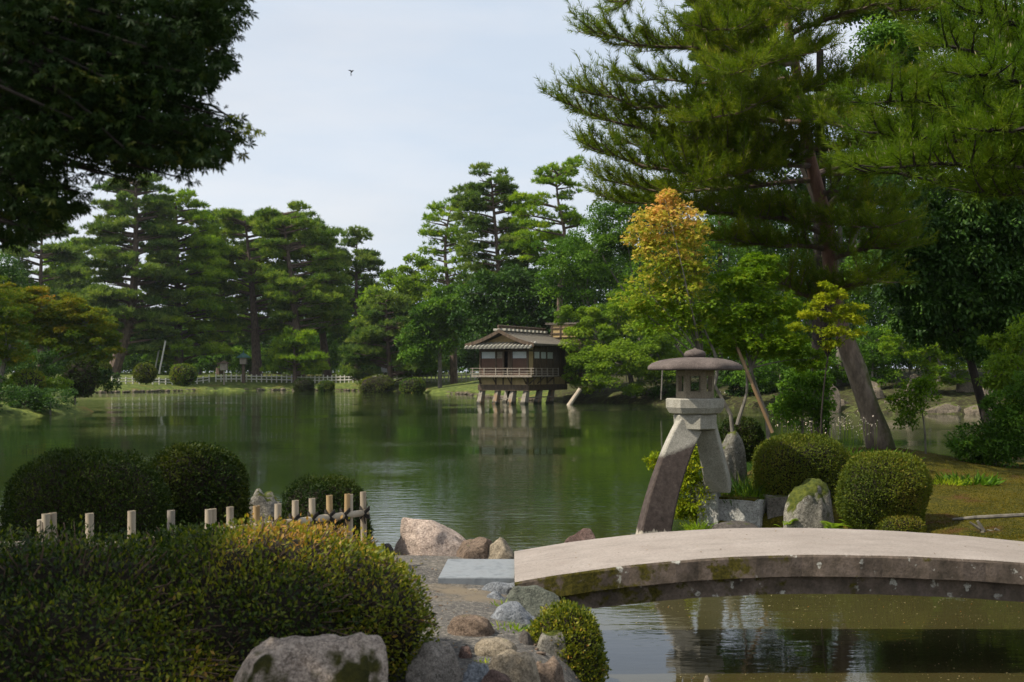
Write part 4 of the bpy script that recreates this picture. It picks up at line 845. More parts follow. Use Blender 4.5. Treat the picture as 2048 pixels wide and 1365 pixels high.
def broad(label, d, blobs, trunk, mat='green', leaf=.22, n=9000, seed=0, name='broadleaf_tree', cat='tree', group=None, dz=.8, nsub=26, bark='bark_grey', r0=.25, flat=.7, shape='diamond', droop=0., tbias=0., topt=0., fill=.25, sub=.36):
    """crown of leaf clumps scattered over lumps given as (px, py, rx, ry[, extra depth])"""
    r = np.random.default_rng(seed+1300); tr = interp_px([(x, y, d) for x, y in trunk], 8); g_ = gz(tr[0][0], tr[0][1]); tr[0][2] = min(tr[0][2], g_)-.15
    t = thing(name, label, cat, tr[0], group); tb = MB(); tb.tube(tr, np.linspace(r0, r0*.35, len(tr)), 8); tb.build('trunk', G[bark], t)
    lb = MB(); fb = MB(); s_ = d/F; ar = np.array([b[2]*b[3] for b in blobs], float); zall = [Zp(b[1]-b[3], d) for b in blobs]+[Zp(b[1]+b[3], d) for b in blobs]; zmin, zmax = min(zall), max(zall)
    for bi, b in enumerate(blobs):
        dd = d+(b[4] if len(b) > 4 else 0); c = W(b[0], b[1], dd); R = np.array([b[2]*s_, (b[2]+b[3])/2*s_*dz, b[3]*s_])
        k0 = tr[int(len(tr)*.6)]; lb.tube(limb_pts(k0, c, r, 5, .06), np.linspace(r0*.4, r0*.12, 5), 5, cap=False)
        m_sub = max(4, int(nsub*ar[bi]/ar.mean())); per = int(n*ar[bi]/ar.sum()/m_sub)
        for k in range(m_sub):
            dv = rdir(r, 1)[0]; inner = r.random() < fill; q = c+dv*R*(r.uniform(.2, .7) if inner else r.uniform(.78, 1.0)); sr = sub*r.uniform(.7, 1.3)*np.array([R.mean(), R.mean(), R.mean()*flat])
            if k % 3 == 0: lb.tube([c+(q-c)*.15, c+(q-c)*.6+r.normal(0, .05*R.mean(), 3), q], [r0*.13, r0*.09, r0*.04], 4, cap=False)
            m = max(8, int(per*r.uniform(.7, 1.3))); dv2 = rdir(r, m); dv2[:, 2] = np.where(r.random(m) < .65, np.abs(dv2[:, 2]), dv2[:, 2]); P = q+dv2*sr*np.cbrt(r.uniform(.12, 1, m))[:, None]
            A = nrm(dv2*.7+r.normal(0, .6, (m, 3))+np.array([0, 0, -.15-droop])); NN = nrm(dv2*.5+np.array([0, 0, .8])+r.normal(0, .4, (m, 3)))
            ht = (P[:, 2]-zmin)/max(zmax-zmin, .1)
            ti = np.clip(.40+tbias+topt*(ht-.5)+.13*r.normal()+r.normal(0, .14, m), 0, 1); ls = leaf*r.uniform(.7, 1.3, m)
            fb.leaves(P, A, NN, ls, ls*(1.0 if 'maple' in shape else .5), ti, shape)
    lb.build('branches', G[bark], t); fb.build('crown', G[mat], t); return t
FPG = 'pines on the far shore'
far_pine('hazy pine behind the left maple nearest the left picture edge', 168, [(82, 770), (80, 600), (85, 432)], [(437, 68, 102), (500, 28, 155), (560, 10, 178), (640, -10, 195)], 9, 'pine_far_dark', 1)
far_pine('short bright pine between the hazy pine and the tallest left pine', 178, [(140, 770), (140, 600), (138, 500)], [(497, 128, 150), (540, 100, 168), (600, 88, 182), (690, 75, 195)], 9, 'pine_far_light', 2, .3)
far_pine('tallest layered pine on the left with a leaning lower trunk', 148, [(222, 752), (248, 690), (266, 610), (272, 500), (272, 358)], [(362, 238, 306), (400, 208, 328), (440, 188, 338), (500, 180, 345), (560, 186, 348), (620, 165, 352), (690, 215, 345)], 14, 'pine_far_dark', 3, .62, 1.15)
far_pine('dense bright green pine just right of the tallest one', 153, [(358, 752), (356, 600), (352, 405)], [(404, 335, 375), (450, 312, 425), (520, 312, 445), (600, 300, 455), (700, 315, 455)], 13, 'pine_far_light', 4, .5, 1.1)
far_pine('open flat crowned pine with a bare middle trunk', 160, [(515, 752), (508, 620), (498, 510), (490, 440)], [(428, 440, 530), (470, 425, 570), (500, 430, 575), (610, 430, 590), (660, 450, 580)], 8, 'pine_far', 5, .5, 1.1)
far_pine('broad domed pine with the highest crown in the middle group', 155, [(600, 752), (592, 640), (575, 500), (565, 425)], [(424, 535, 600), (455, 520, 640), (510, 530, 672), (570, 540, 680), (650, 560, 690)], 10, 'pine_far', 6, .5, 1.1)
far_pine('darker pine at the right shoulder of the middle pine group', 165, [(655, 755), (640, 620), (622, 500), (610, 455)], [(455, 575, 635), (490, 565, 672), (545, 590, 675), (640, 600, 690)], 9, 'pine_far_dark', 7, .45)
far_pine('slender spire shaped pine standing alone right of the middle group', 170, [(716, 755), (712, 600), (714, 474)], [(477, 702, 728), (510, 684, 750), (560, 690, 758), (640, 672, 775)], 8, 'pine_far_dark', 8, .32, 1, .8)
far_pine('thin open pine with sparse tufts left of the high pines', 141, [(908, 720), (902, 600), (888, 520), (893, 450), (903, 412)], [(414, 872, 915), (450, 852, 922), (492, 856, 930), (560, 850, 935)], 6, 'pine_far_light', 9, .34, .55, .8)
far_pine('high layered pine above the tea house trees', 124, [(1005, 740), (998, 540), (982, 356)], [(358, 958, 1006), (400, 922, 1036), (450, 912, 1048), (510, 925, 1060), (570, 920, 1060)], 9, 'pine_far_dark', 10, .42, 1.0, .9)
far_pine('crooked pine with open rounded tufts right of the high layered pine', 112, [(1115, 740), (1122, 540), (1135, 445), (1108, 400), (1114, 345)], [(346, 1082, 1160), (378, 1085, 1150), (398, 1030, 1110), (445, 1030, 1160), (520, 1040, 1175)], 6, 'pine_far_light', 11, .4, .9, .9)
far_pine('dark low pine on the lawn shore left of the tea house', 142, [(782, 772), (776, 690), (772, 608)], [(608, 748, 798), (650, 722, 838), (700, 702, 868), (740, 690, 885)], 9, 'pine_far_dark', 12, .3, 1.2)
far_pine('small light green young pine before the dark trunks', 152, [(590, 760), (588, 676)], [(677, 582, 606), (702, 555, 630), (738, 545, 645)], 6, 'pine_far_light', 13, .2, 1.1, .8)
far_pine('pine behind the middle group filling its gap', 175, [(440, 752), (445, 600), (450, 445)], [(445, 425, 480), (500, 400, 520), (600, 400, 520), (680, 400, 520)], 9, 'pine_far_dark', 14, .4)
# understory and tall background woods, each tree its own
UG = 'broadleaf trees behind the far lawn'
for k, (lab, d, bl, trk, m) in enumerate((
    ('light green tree right of the slender pine', 145, [(820, 560, 50, 45), (790, 630, 70, 60), (865, 620, 60, 70), (830, 540, 30, 25)], [(820, 752), (822, 600)], 'light'),
    ('olive tree between the light green tree and the round dark tree', 134, [(880, 650, 60, 60), (850, 690, 50, 50), (905, 600, 40, 40)], [(880, 752), (880, 640)], 'green'),
    ('round dark glossy tree directly behind the tea house', 116, [(1010, 590, 85, 60), (1085, 590, 80, 60), (965, 640, 60, 45), (1050, 640, 90, 50)], [(1030, 752), (1030, 600)], 'dark'),
    ('shaded tree behind the slender pine trunk', 178, [(690, 640, 60, 60), (720, 600, 45, 50), (670, 690, 60, 50)], [(695, 752), (695, 640)], 'green'),
    ('dark tree behind the middle pine trunks', 182, [(560, 650, 80, 55), (500, 680, 70, 45), (620, 690, 70, 45)], [(560, 752), (560, 650)], 'dark'),
    ('dark tree behind the bright green pine', 180, [(400, 660, 80, 60), (340, 690, 70, 45), (440, 700, 60, 40)], [(400, 752), (400, 650)], 'dark'),
    ('dark tree behind the tallest left pine', 178, [(230, 650, 80, 60), (160, 690, 80, 50), (290, 690, 60, 45)], [(230, 752), (230, 650)], 'dark'),
    ('dark tree behind the left maples', 178, [(60, 660, 90, 70), (-30, 640, 90, 80), (100, 600, 60, 50)], [(60, 752), (60, 650)], 'dark'),
    ('dark tree in the gap left of the tea house', 160, [(900, 700, 60, 45), (850, 720, 50, 35), (950, 690, 50, 50)], [(900, 752), (900, 690)], 'dark'),
    ('dark tree behind the shore pine', 165, [(770, 690, 60, 50), (720, 710, 50, 40), (830, 700, 50, 45)], [(770, 752), (770, 680)], 'dark'),
    ('shaded low tree under the flat crowned pine', 172, [(480, 720, 50, 25), (540, 725, 45, 22)], [(500, 752), (500, 720)], 'green'),
    ('sunlit low tree under the bright green pine', 168, [(330, 725, 45, 22), (400, 728, 40, 18)], [(360, 752), (360, 720)], 'green'))):
    broad(lab, d, bl, trk, m, .36, 24000 if k < 4 else 12000, 40+k, group=UG, sub=.34)
# trees beside the tea house and on the right bank
broad('big green maple hanging over the water right of the tea house', 88, [(1195, 690, 62, 55), (1235, 640, 60, 55), (1180, 740, 45, 45), (1250, 735, 75, 55, -2), (1310, 700, 55, 70, -2), (1155, 640, 36, 36)], [(1270, 800), (1250, 700)], 'light', .18, 44000, 70, name='maple_tree', cat='maple', flat=.5, shape='maple3', droop=.2, bark='bark_grey')
broad('dense tree behind the right end of the tea house', 104, [(1150, 560, 75, 60), (1225, 560, 80, 70), (1120, 500, 50, 45), (1190, 500, 60, 50)], [(1190, 780), (1190, 600)], 'green', .22, 28000, 71, shape='diamond')
broad('tall green tree under the pine left side tips', 94, [(1250, 450, 80, 55), (1200, 500, 70, 50), (1320, 480, 80, 70), (1290, 400, 55, 40)], [(1280, 790), (1280, 500)], 'green', .22, 32000, 72)
broad('dark tree behind the orange maple', 90, [(1380, 560, 110, 90), (1460, 480, 90, 80), (1350, 700, 90, 70), (1480, 650, 90, 70)], [(1420, 790), (1420, 560)], 'green', .2, 34000, 73, r0=.15)
broad('mid green tree behind the pine trunk', 80, [(1580, 560, 100, 90), (1660, 640, 90, 80), (1560, 690, 90, 60), (1700, 520, 90, 90)], [(1620, 790), (1620, 560)], 'green', .19, 36000, 74, r0=.15)
broad('dark wood edge tree behind the right pine crown', 78, [(1500, 250, 130, 120), (1650, 300, 130, 130), (1780, 350, 130, 120), (1900, 280, 150, 150), (1560, 420, 120, 90)], [(1680, 790), (1680, 350)], 'dark', .26, 40000, 75, r0=.3)
broad('dark tree above the far right bank', 74, [(1800, 560, 110, 110), (1920, 600, 110, 100), (2030, 560, 110, 130), (1880, 480, 120, 90)], [(1880, 770), (1880, 560)], 'green', .22, 40000, 76, r0=.2)
for k, (lab, d, bl, m) in enumerate((
    ('shaded bush at the waterline behind the bamboo prop pole', 80, [(1500, 760, 55, 40), (1560, 770, 50, 34), (1450, 770, 45, 34)], 'dark'),
    ('mid green bush behind the pine trunk foot', 78, [(1660, 740, 60, 45), (1720, 720, 50, 45), (1620, 770, 40, 30)], 'green'),
    ('broad dark bush covering the bank under the evergreen', 76, [(1820, 720, 70, 40), (1900, 690, 70, 45), (1760, 700, 55, 45)], 'dark'),
    ('deep green bush high on the right bank', 82, [(1560, 690, 70, 50), (1480, 690, 60, 45)], 'green'),
    ('dense bush on the bank near the right picture edge', 76, [(2000, 690, 70, 50), (2070, 700, 60, 60)], 'dark'))):
    broad(lab, d, bl, [(bl[0][0], 805), (bl[0][0], bl[0][1])], m, .18, 14000, 180+k, name='leafy_bush', cat='bush', group='leafy bushes on the far right bank', flat=.6, r0=.08)
RG = 'leafy bushes on the far right bank'
for k, (lab, d, bl, m, n, flat) in enumerate((
    ('bright green maple bush above the rocks right of the sapling', 69, [(1860, 705, 50, 32), (1920, 700, 45, 35), (1895, 740, 45, 30), (1800, 690, 40, 30)], 'maple_green', 9000, .4),
    ('green bush hanging over the water behind the blue flowers', 76, [(1560, 745, 60, 35), (1620, 720, 50, 35), (1500, 750, 45, 35)], 'green', 9000, .5),
    ('dark bush at the waterline behind the lantern box', 86, [(1400, 770, 60, 32), (1340, 775, 50, 30), (1460, 760, 45, 30)], 'dark', 8000, .6),
    ('green bush on the bank right of the leaning trunk', 73, [(1745, 690, 45, 40), (1760, 740, 40, 30)], 'green', 6000, .5),
    ('bush above the wide flat rock at the right picture edge', 69, [(1985, 730, 50, 40), (2050, 740, 50, 45)], 'green', 6000, .5))):
    broad(lab, d, bl, [(bl[0][0], 800), (bl[0][0], bl[0][1])], m, .17, n, 80+k, name='leafy_bush', cat='bush', group=RG, flat=flat, r0=.1, shape='maple3' if 'maple' in m else 'diamond')
# left promontory: turning maples and bushes
LG = 'turning maples on the left promontory'
broad('olive and orange maple leaning over the water at the left', 74, [(170, 650, 60, 40), (120, 620, 60, 32), (60, 610, 60, 35), (200, 690, 45, 32), (130, 680, 60, 35), (20, 600, 40, 30), (60, 660, 60, 40)], [(85, 770), (120, 690)], 'maple_mix', .18, 34000, 90, name='maple_tree', cat='maple', group=LG, flat=.35, shape='maple3', r0=.2, topt=.3, tbias=-.12)
broad('darker maple with dark leaning stems at the left picture edge', 66, [(10, 640, 55, 45), (-50, 600, 70, 60), (40, 700, 50, 35), (-30, 690, 60, 50)], [(-5, 770), (20, 690)], 'maple_mix', .15, 18000, 91, name='maple_tree', cat='maple', group=LG, flat=.35, shape='maple3', r0=.2, tbias=-.25)
for k, (lab, bl, m, d) in enumerate((('low dark bush at the waterline of the left promontory', [(100, 800, 60, 22), (40, 805, 50, 26)], 'dark', 64), ('bright leafy bush under the left maples', [(60, 765, 45, 18), (110, 770, 30, 14)], 'light', 67),
    ('dark bush at the left picture edge over the water', [(-10, 790, 50, 35), (-60, 780, 60, 45)], 'dark', 61))):
    broad(lab, d, bl, [(bl[0][0], 815), (bl[0][0], bl[0][1])], m, .14, 5000, 94+k, name='leafy_bush', cat='bush', group='bushes on the left promontory', r0=.07)

def woods(name, label, prof, d0, d1, n, leaf, mat, per, seed):
    """a far wood that reads as one mass: leaf clumps from the ground up to a ragged skyline"""
    r = np.random.default_rng(seed); fb = MB(); px = r.uniform(prof[0][0], prof[-1][0], n); d = r.uniform(d0, d1, n); top = np.interp(px, [p[0] for p in prof], [p[1] for p in prof])
    X = XD(px, d); g = ground_z(np.stack([X, d], 1))[0]; Zt = H-(top-HY)/F*d0; u = r.uniform(0, 1, n)**1.25; wob = snoise(np.stack([X, d*.5, 0*X], 1), .12, seed, 3)*1.2
    Z = g+.3+u*np.maximum(Zt+wob-g, 1); R = leaf*r.uniform(3.5, 6, n)
    for k in range(n):
        dv = rdir(r, per); dv[:, 2] = np.where(r.random(per) < .7, abs(dv[:, 2]), dv[:, 2]); P = np.array([X[k], d[k], Z[k]])+dv*R[k]*np.array([1, 1, .6])*np.cbrt(r.uniform(.2, 1, per))[:, None]
        ls = leaf*r.uniform(.7, 1.3, per); fb.leaves(P, nrm(dv+r.normal(0, .5, (per, 3))), nrm(dv+[0, 0, .8]), ls, ls*.55, np.clip(.35+.15*r.normal()+r.normal(0, .13, per), 0, 1), 'diamond')
    return tag(fb.build(name, G[mat], loc=(X.mean(), d.mean(), 0)), label, 'woodland', kind='stuff')
woods('distant_woodland', 'dark distant woodland behind the far lawn', [(-700, 560), (0, 600), (300, 640), (450, 660), (620, 640), (760, 650), (900, 610), (1000, 600), (1120, 600)], 190, 235, 5200, .6, 'green', 40, 5)
woods('bank_woodland', 'dark dense woodland rising behind the right bank', [(1100, 560), (1200, 480), (1320, 430), (1500, 380), (1750, 330), (2050, 350), (2700, 380)], 112, 140, 5600, .42, 'dark', 44, 6)

broad('tall dark leafy tree at the left picture edge behind the turning maples', 84, [(-40, 560, 90, 60), (30, 580, 60, 45), (-60, 650, 90, 70)], [(-30, 760), (-30, 600)], 'dark', .2, 14000, 97, r0=.2)
for k, (lab, bl, m, d) in enumerate((('dark leafy bank shrub under the olive maple crown', [(150, 745, 50, 30), (200, 760, 40, 22)], 'dark', 76), ('shaded shrub mass under the left edge maple', [(30, 730, 70, 40), (90, 740, 50, 30)], 'dark', 70))):
    broad(lab, d, bl, [(bl[0][0], 800), (bl[0][0], bl[0][1])], m, .15, 7000, 98+k, name='leafy_bush', cat='bush', group='bushes on the left promontory', r0=.07)
# ------------------------------------------------------------------ near pines built shoot by shoot
def shoots(fb, lb, base, dirs, lens, r, nlen, nw, per, tmean=.42, stem=.006):
    """needle-clad shoots: every needle is a thin blade leaving the stem forwards"""
    n = len(base); k = per; f = np.tile((np.arange(k)+.5)/k, (n, 1))+r.normal(0, .03, (n, k))
    D = nrm(dirs); P = base[:, None]+D[:, None]*(lens[:, None]*f)[..., None]; rd = rdir(r, n*k).reshape(n, k, 3); rd -= D[:, None]*(rd*D[:, None]).sum(-1, keepdims=True); rd = nrm(rd)
    A = nrm(D[:, None]*(.55+.5*f[..., None])+rd*.85); ti = np.clip(tmean+r.normal(0, .10, (n, 1))+r.normal(0, .10, (n, k)), 0, 1)
    L = nlen*r.uniform(.75, 1.2, (n, k)); fb.leaves(P.reshape(-1, 3), A.reshape(-1, 3), rdir(r, n*k), L.ravel(), nw, ti.ravel(), 'blade')
    lb.leaves(base, D, rdir(r, n), lens, stem*2.2, .5, 'blade')
    ck = r.random(n) < .25; m_ = int(ck.sum()); fb.leaves((base+D*(lens*1.02)[:, None])[ck], nrm(D[ck]*.5+np.array([0, 0, .8])), rdir(r, m_), nlen*.5, nw*1.4, .5, 'oval', 1)
def pine_limb(fb, lb, pts, r, rad0, sec, sec_len, nlen, nw, per, rise=.25, f0=.25, tm=.42, tip=.5, spread=1., shl=.26):
    P = np.array(pts, float); s_ = np.r_[0, np.cumsum(np.linalg.norm(np.diff(P, axis=0), axis=1))]; Lt = s_[-1]; tt = np.linspace(0, Lt, 12); Q = np.stack([np.interp(tt, s_, P[:, k]) for k in range(3)], 1)
    for _ in range(2): Q[1:-1] = (Q[:-2]+2*Q[1:-1]+Q[2:])/4
    Q[1:-1] += r.normal(0, .03, (10, 3)); lb.tube(Q, np.linspace(rad0, .012, 12), 6, cap=False)
    B, D, Ls, TM = [], [], [], []; side = 1
    for s0 in np.arange(Lt*f0, Lt*1.001, sec):
        i = min(int(s0/Lt*11), 10); T = nrm(Q[i+1]-Q[i]); p = Q[i]+(Q[i+1]-Q[i])*(s0/Lt*11-i); f = s0/Lt; side = -side
        for rep in range(2):
            lat = np.cross(T, [0, 0, 1.]); lat = nrm(lat)*side*(1 if rep == 0 else -1); ln = sec_len*(1.15-.65*f)*r.uniform(.6, 1.15)
            dv = nrm(T*r.uniform(.45, 1.0)+lat*r.uniform(.5, 1.0)*spread+np.array([0, 0, r.uniform(-.08, .12)+r.choice([0, .3], p=[.82, .18])])); m = max(3, int(ln/.11)); u = np.linspace(0, 1, m)[:, None]
            path = p+dv*ln*u+np.array([0, 0, rise*ln])*u**2; lb.tube(path[::max(1, m//4)], np.linspace(.014, .006, len(path[::max(1, m//4)])), 4, cap=False)
            tl = r.normal(0, .10)
            for q in range(1, m):
                tv = nrm(path[q]-path[q-1]); fq = q/m
                for _ in range(2):
                    dd = nrm(tv*.75+nrm(np.cross(tv, rdir(r, 1)[0]))*.55+np.array([0, 0, .55])); B.append(path[q]); D.append(dd); Ls.append(shl*r.uniform(.6, 1.25)); TM.append(tl)
            dd = nrm(nrm(path[-1]-path[-2])+np.array([0, 0, .6])); B.append(path[-1]); D.append(dd); Ls.append(shl*1.6*r.uniform(.8, 1.3)); TM.append(tl)
    for s0 in np.arange(Lt*f0, Lt, sec*.28):
        i = min(int(s0/Lt*11), 10); p = Q[i]+(Q[i+1]-Q[i])*(s0/Lt*11-i); dd = nrm(nrm(Q[i+1]-Q[i])*.5+r.normal(0, .55, 3)+np.array([0, 0, .25])); B.append(p); D.append(dd); Ls.append(shl*r.uniform(.7, 1.3)); TM.append(0)
    T = nrm(Q[-1]-Q[-2]); 
    for k in range(4): B.append(Q[-1]+r.normal(0, .03, 3)-T*.12*k); D.append(nrm(T+np.array([0, 0, .28])+r.normal(0, .12, 3))); Ls.append(tip*r.uniform(.7, 1.1)); TM.append(0)
    shoots(fb, lb, np.array(B), np.array(D), np.array(Ls), r, nlen, nw, per, tm+np.array(TM)[:, None])
    return len(B)
r = np.random.default_rng(77); D0 = 23.0
tr = interp_px([(1766, 905, 23.0), (1752, 850, 23.0), (1735, 800, 23.0), (1705, 725, 23.0), (1676, 645, 23.0), (1660, 560, 23.0), (1656, 440, 23.0), (1626, 350, 23.1), (1606, 270, 23.1), (1602, 180, 23.2), (1575, 60, 23.3), (1560, -120, 23.4)], 26)
tr[0][2] = gz(tr[0][0], tr[0][1])-.2
pt = thing('pine_tree', 'huge leaning pine with a mossy trunk spreading over the lantern island', 'pine tree', tr[0])
tb = MB(); rads = np.interp(np.linspace(0, 1, 26), [0, .06, .35, .6, 1], [.29, .20, .145, .11, .05]); tb.tube(tr, rads, 14)
v = tb.v[-1]; cidx = np.repeat(np.arange(26), 14); off = v-tr[cidx]; tb.v[-1] = tr[cidx]+off*(1+.12*snoise(v, 3, 4, 3))[:, None]*1.0
lowt = tb.build('trunk', [G['bark_moss']], pt, True)
lb, fb = MB(), MB()
def tpt(py):
    zz = Zp(py, 23); return np.array([np.interp(zz, tr[:, 2], tr[:, k]) for k in range(3)])
LIMBS = [ # start row on trunk, then (px, py, depth offset) ... tip
 (-40, [(1480, -60, -1), (1330, -40, -1.5), (1240, 12, -1.5)]), (20, [(1500, 30, .5), (1400, 20, 1), (1345, -60, 1)]), (120, [(1520, 110, -1), (1380, 95, -2), (1255, 95, -2.2), (1176, 62, -2.2)]),
 (150, [(1520, 160, 1), (1400, 165, 1.5), (1255, 160, 2)]), (200, [(1520, 205, -1), (1380, 215, -1.5), (1260, 215, -2), (1178, 186, -2)]), (260, [(1540, 265, -.5), (1400, 280, -1), (1250, 260, -1.2), (1132, 206, -1.3)]),
 (290, [(1500, 300, .8), (1350, 300, 1.5), (1240, 285, 1.8)]), (330, [(1530, 325, -1), (1400, 345, -2), (1280, 335, -2.3), (1182, 296, -2.4)]), (360, [(1540, 365, 0), (1420, 385, .4), (1290, 385, .6), (1215, 362, .6)]),
 (470, [(1560, 440, -.5), (1480, 430, -1.0), (1400, 425, -1.3)]), (500, [(1560, 490, -.5), (1450, 480, -1)]), (450, [(1580, 415, 1), (1480, 400, 1.8), (1350, 415, 2.4), (1250, 410, 2.6), (1200, 392, 2.6)]),
 (180, [(1700, 160, -1), (1800, 170, -1.6), (1880, 150, -2)]), (300, [(1700, 290, -1), (1790, 280, -1.8)]), (380, [(1720, 400, -.6), (1790, 400, -1)]), (520, [(1720, 500, -.5), (1800, 490, -1)]),
 (60, [(1660, 30, -1), (1760, 10, -1.5), (1850, 20, -2)]), (620, [(1600, 585, -.5), (1560, 560, -.8)]), (230, [(1640, 230, -2), (1680, 250, -3.2), (1700, 255, -3.8)]),
 (100, [(1560, 120, -2), (1500, 140, -3.4), (1460, 150, -4)]), (300, [(1540, 320, -1), (1460, 355, -2), (1400, 365, -2.6)]), (200, [(1610, 210, 2), (1640, 220, 4)]), (0, [(1500, 60, -2), (1430, 60, -3), (1390, 50, -3)]),
 (340, [(1700, 350, 2), (1800, 340, 3.5)]), (-20, [(1560, -20, -2), (1600, 20, -3.5)]), (240, [(1480, 240, 2), (1380, 250, 3.2)]),
 (160, [(1570, 190, -1.6), (1480, 225, -2.6), (1400, 240, -3)]), (420, [(1690, 450, -1.4), (1760, 455, -2.2)]),
 (600, [(1690, 570, -1), (1740, 560, -1.6)]), (290, [(1490, 300, -1.0), (1400, 320, -1.4), (1320, 310, -1.6)])]
ntot = 0
for py0, pts in LIMBS:
    s0 = tpt(py0); d0 = s0[1]; P = [s0]+[W(px, py, 23+dd) for px, py, dd in pts]
    ntot += pine_limb(fb, lb, P, r, .06, .20, 1.0, .115, .0115, 38, rise=.16, f0=.16, tip=.55)
print('near pine shoots', ntot)
lb.build('branches', G['bark'], pt); fb.build('crown', [G['pine_near'], G['bud']], pt)
# near bright pine entering from the right
r = np.random.default_rng(78); tx, ty = 7.4, 12.5
pn = thing('pine_tree', 'nearer bright green pine reaching in from the right picture edge', 'pine tree', (tx, ty, gz(tx, ty)-.1))
tb = MB(); trn = np.array([(tx, ty, gz(tx, ty)-.2), (tx-.15, ty, 2), (tx+.1, ty+.1, 4), (tx, ty+.1, 6), (tx-.1, ty, 8)]); tb.tube(trn, [.26, .21, .17, .12, .05], 12); tb.build('trunk', G['bark'], pn, True)
lb, fb = MB(), MB()
for zs, pts in ((4.9, [(1990, 110, 12), (1880, 90, 11.8)]), (4.6, [(1960, 215, 11.6), (1850, 215, 11.3), (1770, 205, 11.2)]), (4.3, [(1980, 290, 12), (1850, 285, 11.8), (1745, 265, 11.8)]), (4.1, [(1990, 320, 11), (1900, 330, 10.6), (1800, 335, 10.5)]),
    (3.8, [(1980, 365, 12), (1850, 362, 12.2), (1720, 345, 12.4)]), (5.2, [(2000, 30, 12), (1930, 20, 12)]), (4.5, [(2060, 160, 11), (1960, 150, 10.4)]), (4.2, [(2060, 260, 10.6), (1980, 260, 10)]), (3.9, [(2070, 370, 11), (1950, 385, 11)]), (4.0, [(2040, 330, 13), (1900, 310, 13.4), (1800, 300, 13.6)]), (4.9, [(2080, 100, 13), (1950, 100, 13.5)])):
    P = [np.array([tx, ty, zs])]+[W(px, py, d) for px, py, d in pts]
    pine_limb(fb, lb, P, r, .06, .15, .62, .095, .0075, 44, rise=.15, f0=.30, tm=.5, tip=.3, shl=.2)
lb.build('branches', G['bark_dark'], pn); fb.build('crown', [G['pine_near_bright'], G['bud']], pn)
# dark pine far behind at the top and light tree tops
far_pine('blue green pine top behind the upper left of the huge pine', 92, [(1440, 790), (1440, 400), (1432, -60)], [(-30, 1380, 1500), (40, 1372, 1500), (110, 1390, 1500), (170, 1400, 1490), (300, 1400, 1500)], 8, 'pine_far_dark', 20, .3, 1.3, .9, group='pines behind the lantern island')
broad('pale leaved tree showing above the huge pine crown', 26.5, [(1510, 60, 45, 60), (1545, -10, 60, 60), (1780, 110, 70, 60), (1560, 130, 30, 40), (1840, 170, 60, 50)], [(1640, 860), (1640, 100)], 'green', .085, 20000, 101, bark='bark_dark', r0=.22, shape='oval', droop=.5, sub=.5)
broad('dark tree top at the upper right picture corner', 28, [(1900, 20, 90, 70), (2000, 60, 80, 70), (1820, -10, 70, 50), (1720, 20, 60, 50), (1960, 180, 110, 80), (1800, 120, 80, 60), (1870, 260, 100, 60), (2030, 260, 70, 90)], [(2140, 860), (2080, 100)], 'dark', .10, 42000, 102, r0=.2, shape='oval', sub=.45)
broad('big dark drooping evergreen at the right under the near pine', 27.5, [(1840, 470, 80, 70), (1930, 450, 110, 80), (1850, 570, 80, 75), (1950, 560, 100, 90), (2030, 480, 80, 110), (2040, 610, 80, 80), (1900, 640, 80, 45), (1990, 660, 70, 40), (1800, 540, 40, 60), (1850, 650, 60, 35), (1950, 690, 60, 28)], [(1990, 905), (1930, 680), (1880, 520)], 'dark', .11, 74000, 103, name='evergreen_tree', bark='bark_dark', r0=.13, shape='oval', droop=.6, nsub=34, sub=.38, flat=.9, fill=.4)
broad('bright leafy branch tree at the right picture edge', 24, [(2010, 740, 50, 45), (2050, 690, 50, 50), (2040, 790, 40, 40), (1990, 690, 25, 25)], [(2110, 880), (2070, 760)], 'light', .085, 7000, 104, r0=.1, shape='oval', droop=.3, sub=.42)
# maples on the island
def slender(label, d, stems, blobs, mat, leaf, n, seed, topt=0., tbias=0., flat=.38, sub=.36, nsub=40, bark='bark_grey', r0=.035, shape='maple3'):
    t = broad(label, d, blobs, stems[0], mat, leaf, n, seed, name='maple_tree', cat='maple', flat=flat, shape=shape, droop=.25, topt=topt, tbias=tbias, bark=bark, r0=r0, nsub=nsub, sub=sub)
    for s_ in stems[1:]:
        tr_ = interp_px([(x, y, d) for x, y in s_], 9); tb = MB(); tb.tube(tr_, np.linspace(r0, r0*.4, 9), 7); o = tb.build('stem', G[bark], t)
    return t
slender('slender maple turning orange and yellow behind the lantern', 19.4, [[(1478, 868), (1462, 820), (1425, 770), (1400, 720), (1380, 600)], [(1428, 772), (1440, 730), (1400, 640)], [(1425, 772), (1392, 740), (1350, 690)], [(1474, 850), (1497, 780), (1490, 720)]],
        [(1325, 450, 60, 40), (1388, 462, 34, 36), (1345, 420, 45, 22), (1330, 520, 68, 45), (1280, 480, 30, 25), (1390, 530, 40, 45), (1300, 590, 62, 42), (1375, 600, 60, 45), (1270, 610, 30, 20), (1400, 650, 45, 35), (1330, 400, 26, 18), (1330, 650, 55, 28)], 'maple_orange', .072, 9500, 110, topt=.95, tbias=-.08, sub=.36)
slender('green maple with a propped thin stem right of the orange one', 19.6, [[(1545, 862), (1510, 770), (1490, 700), (1480, 640)], [(1500, 745), (1520, 690), (1530, 620)]],
        [(1490, 560, 62, 38), (1540, 540, 30, 28), (1470, 620, 70, 40), (1550, 620, 50, 35), (1500, 680, 75, 35), (1570, 690, 55, 28), (1620, 720, 45, 20), (1510, 515, 25, 18), (1450, 690, 45, 25)], 'maple_green', .068, 16000, 111, tbias=.0)
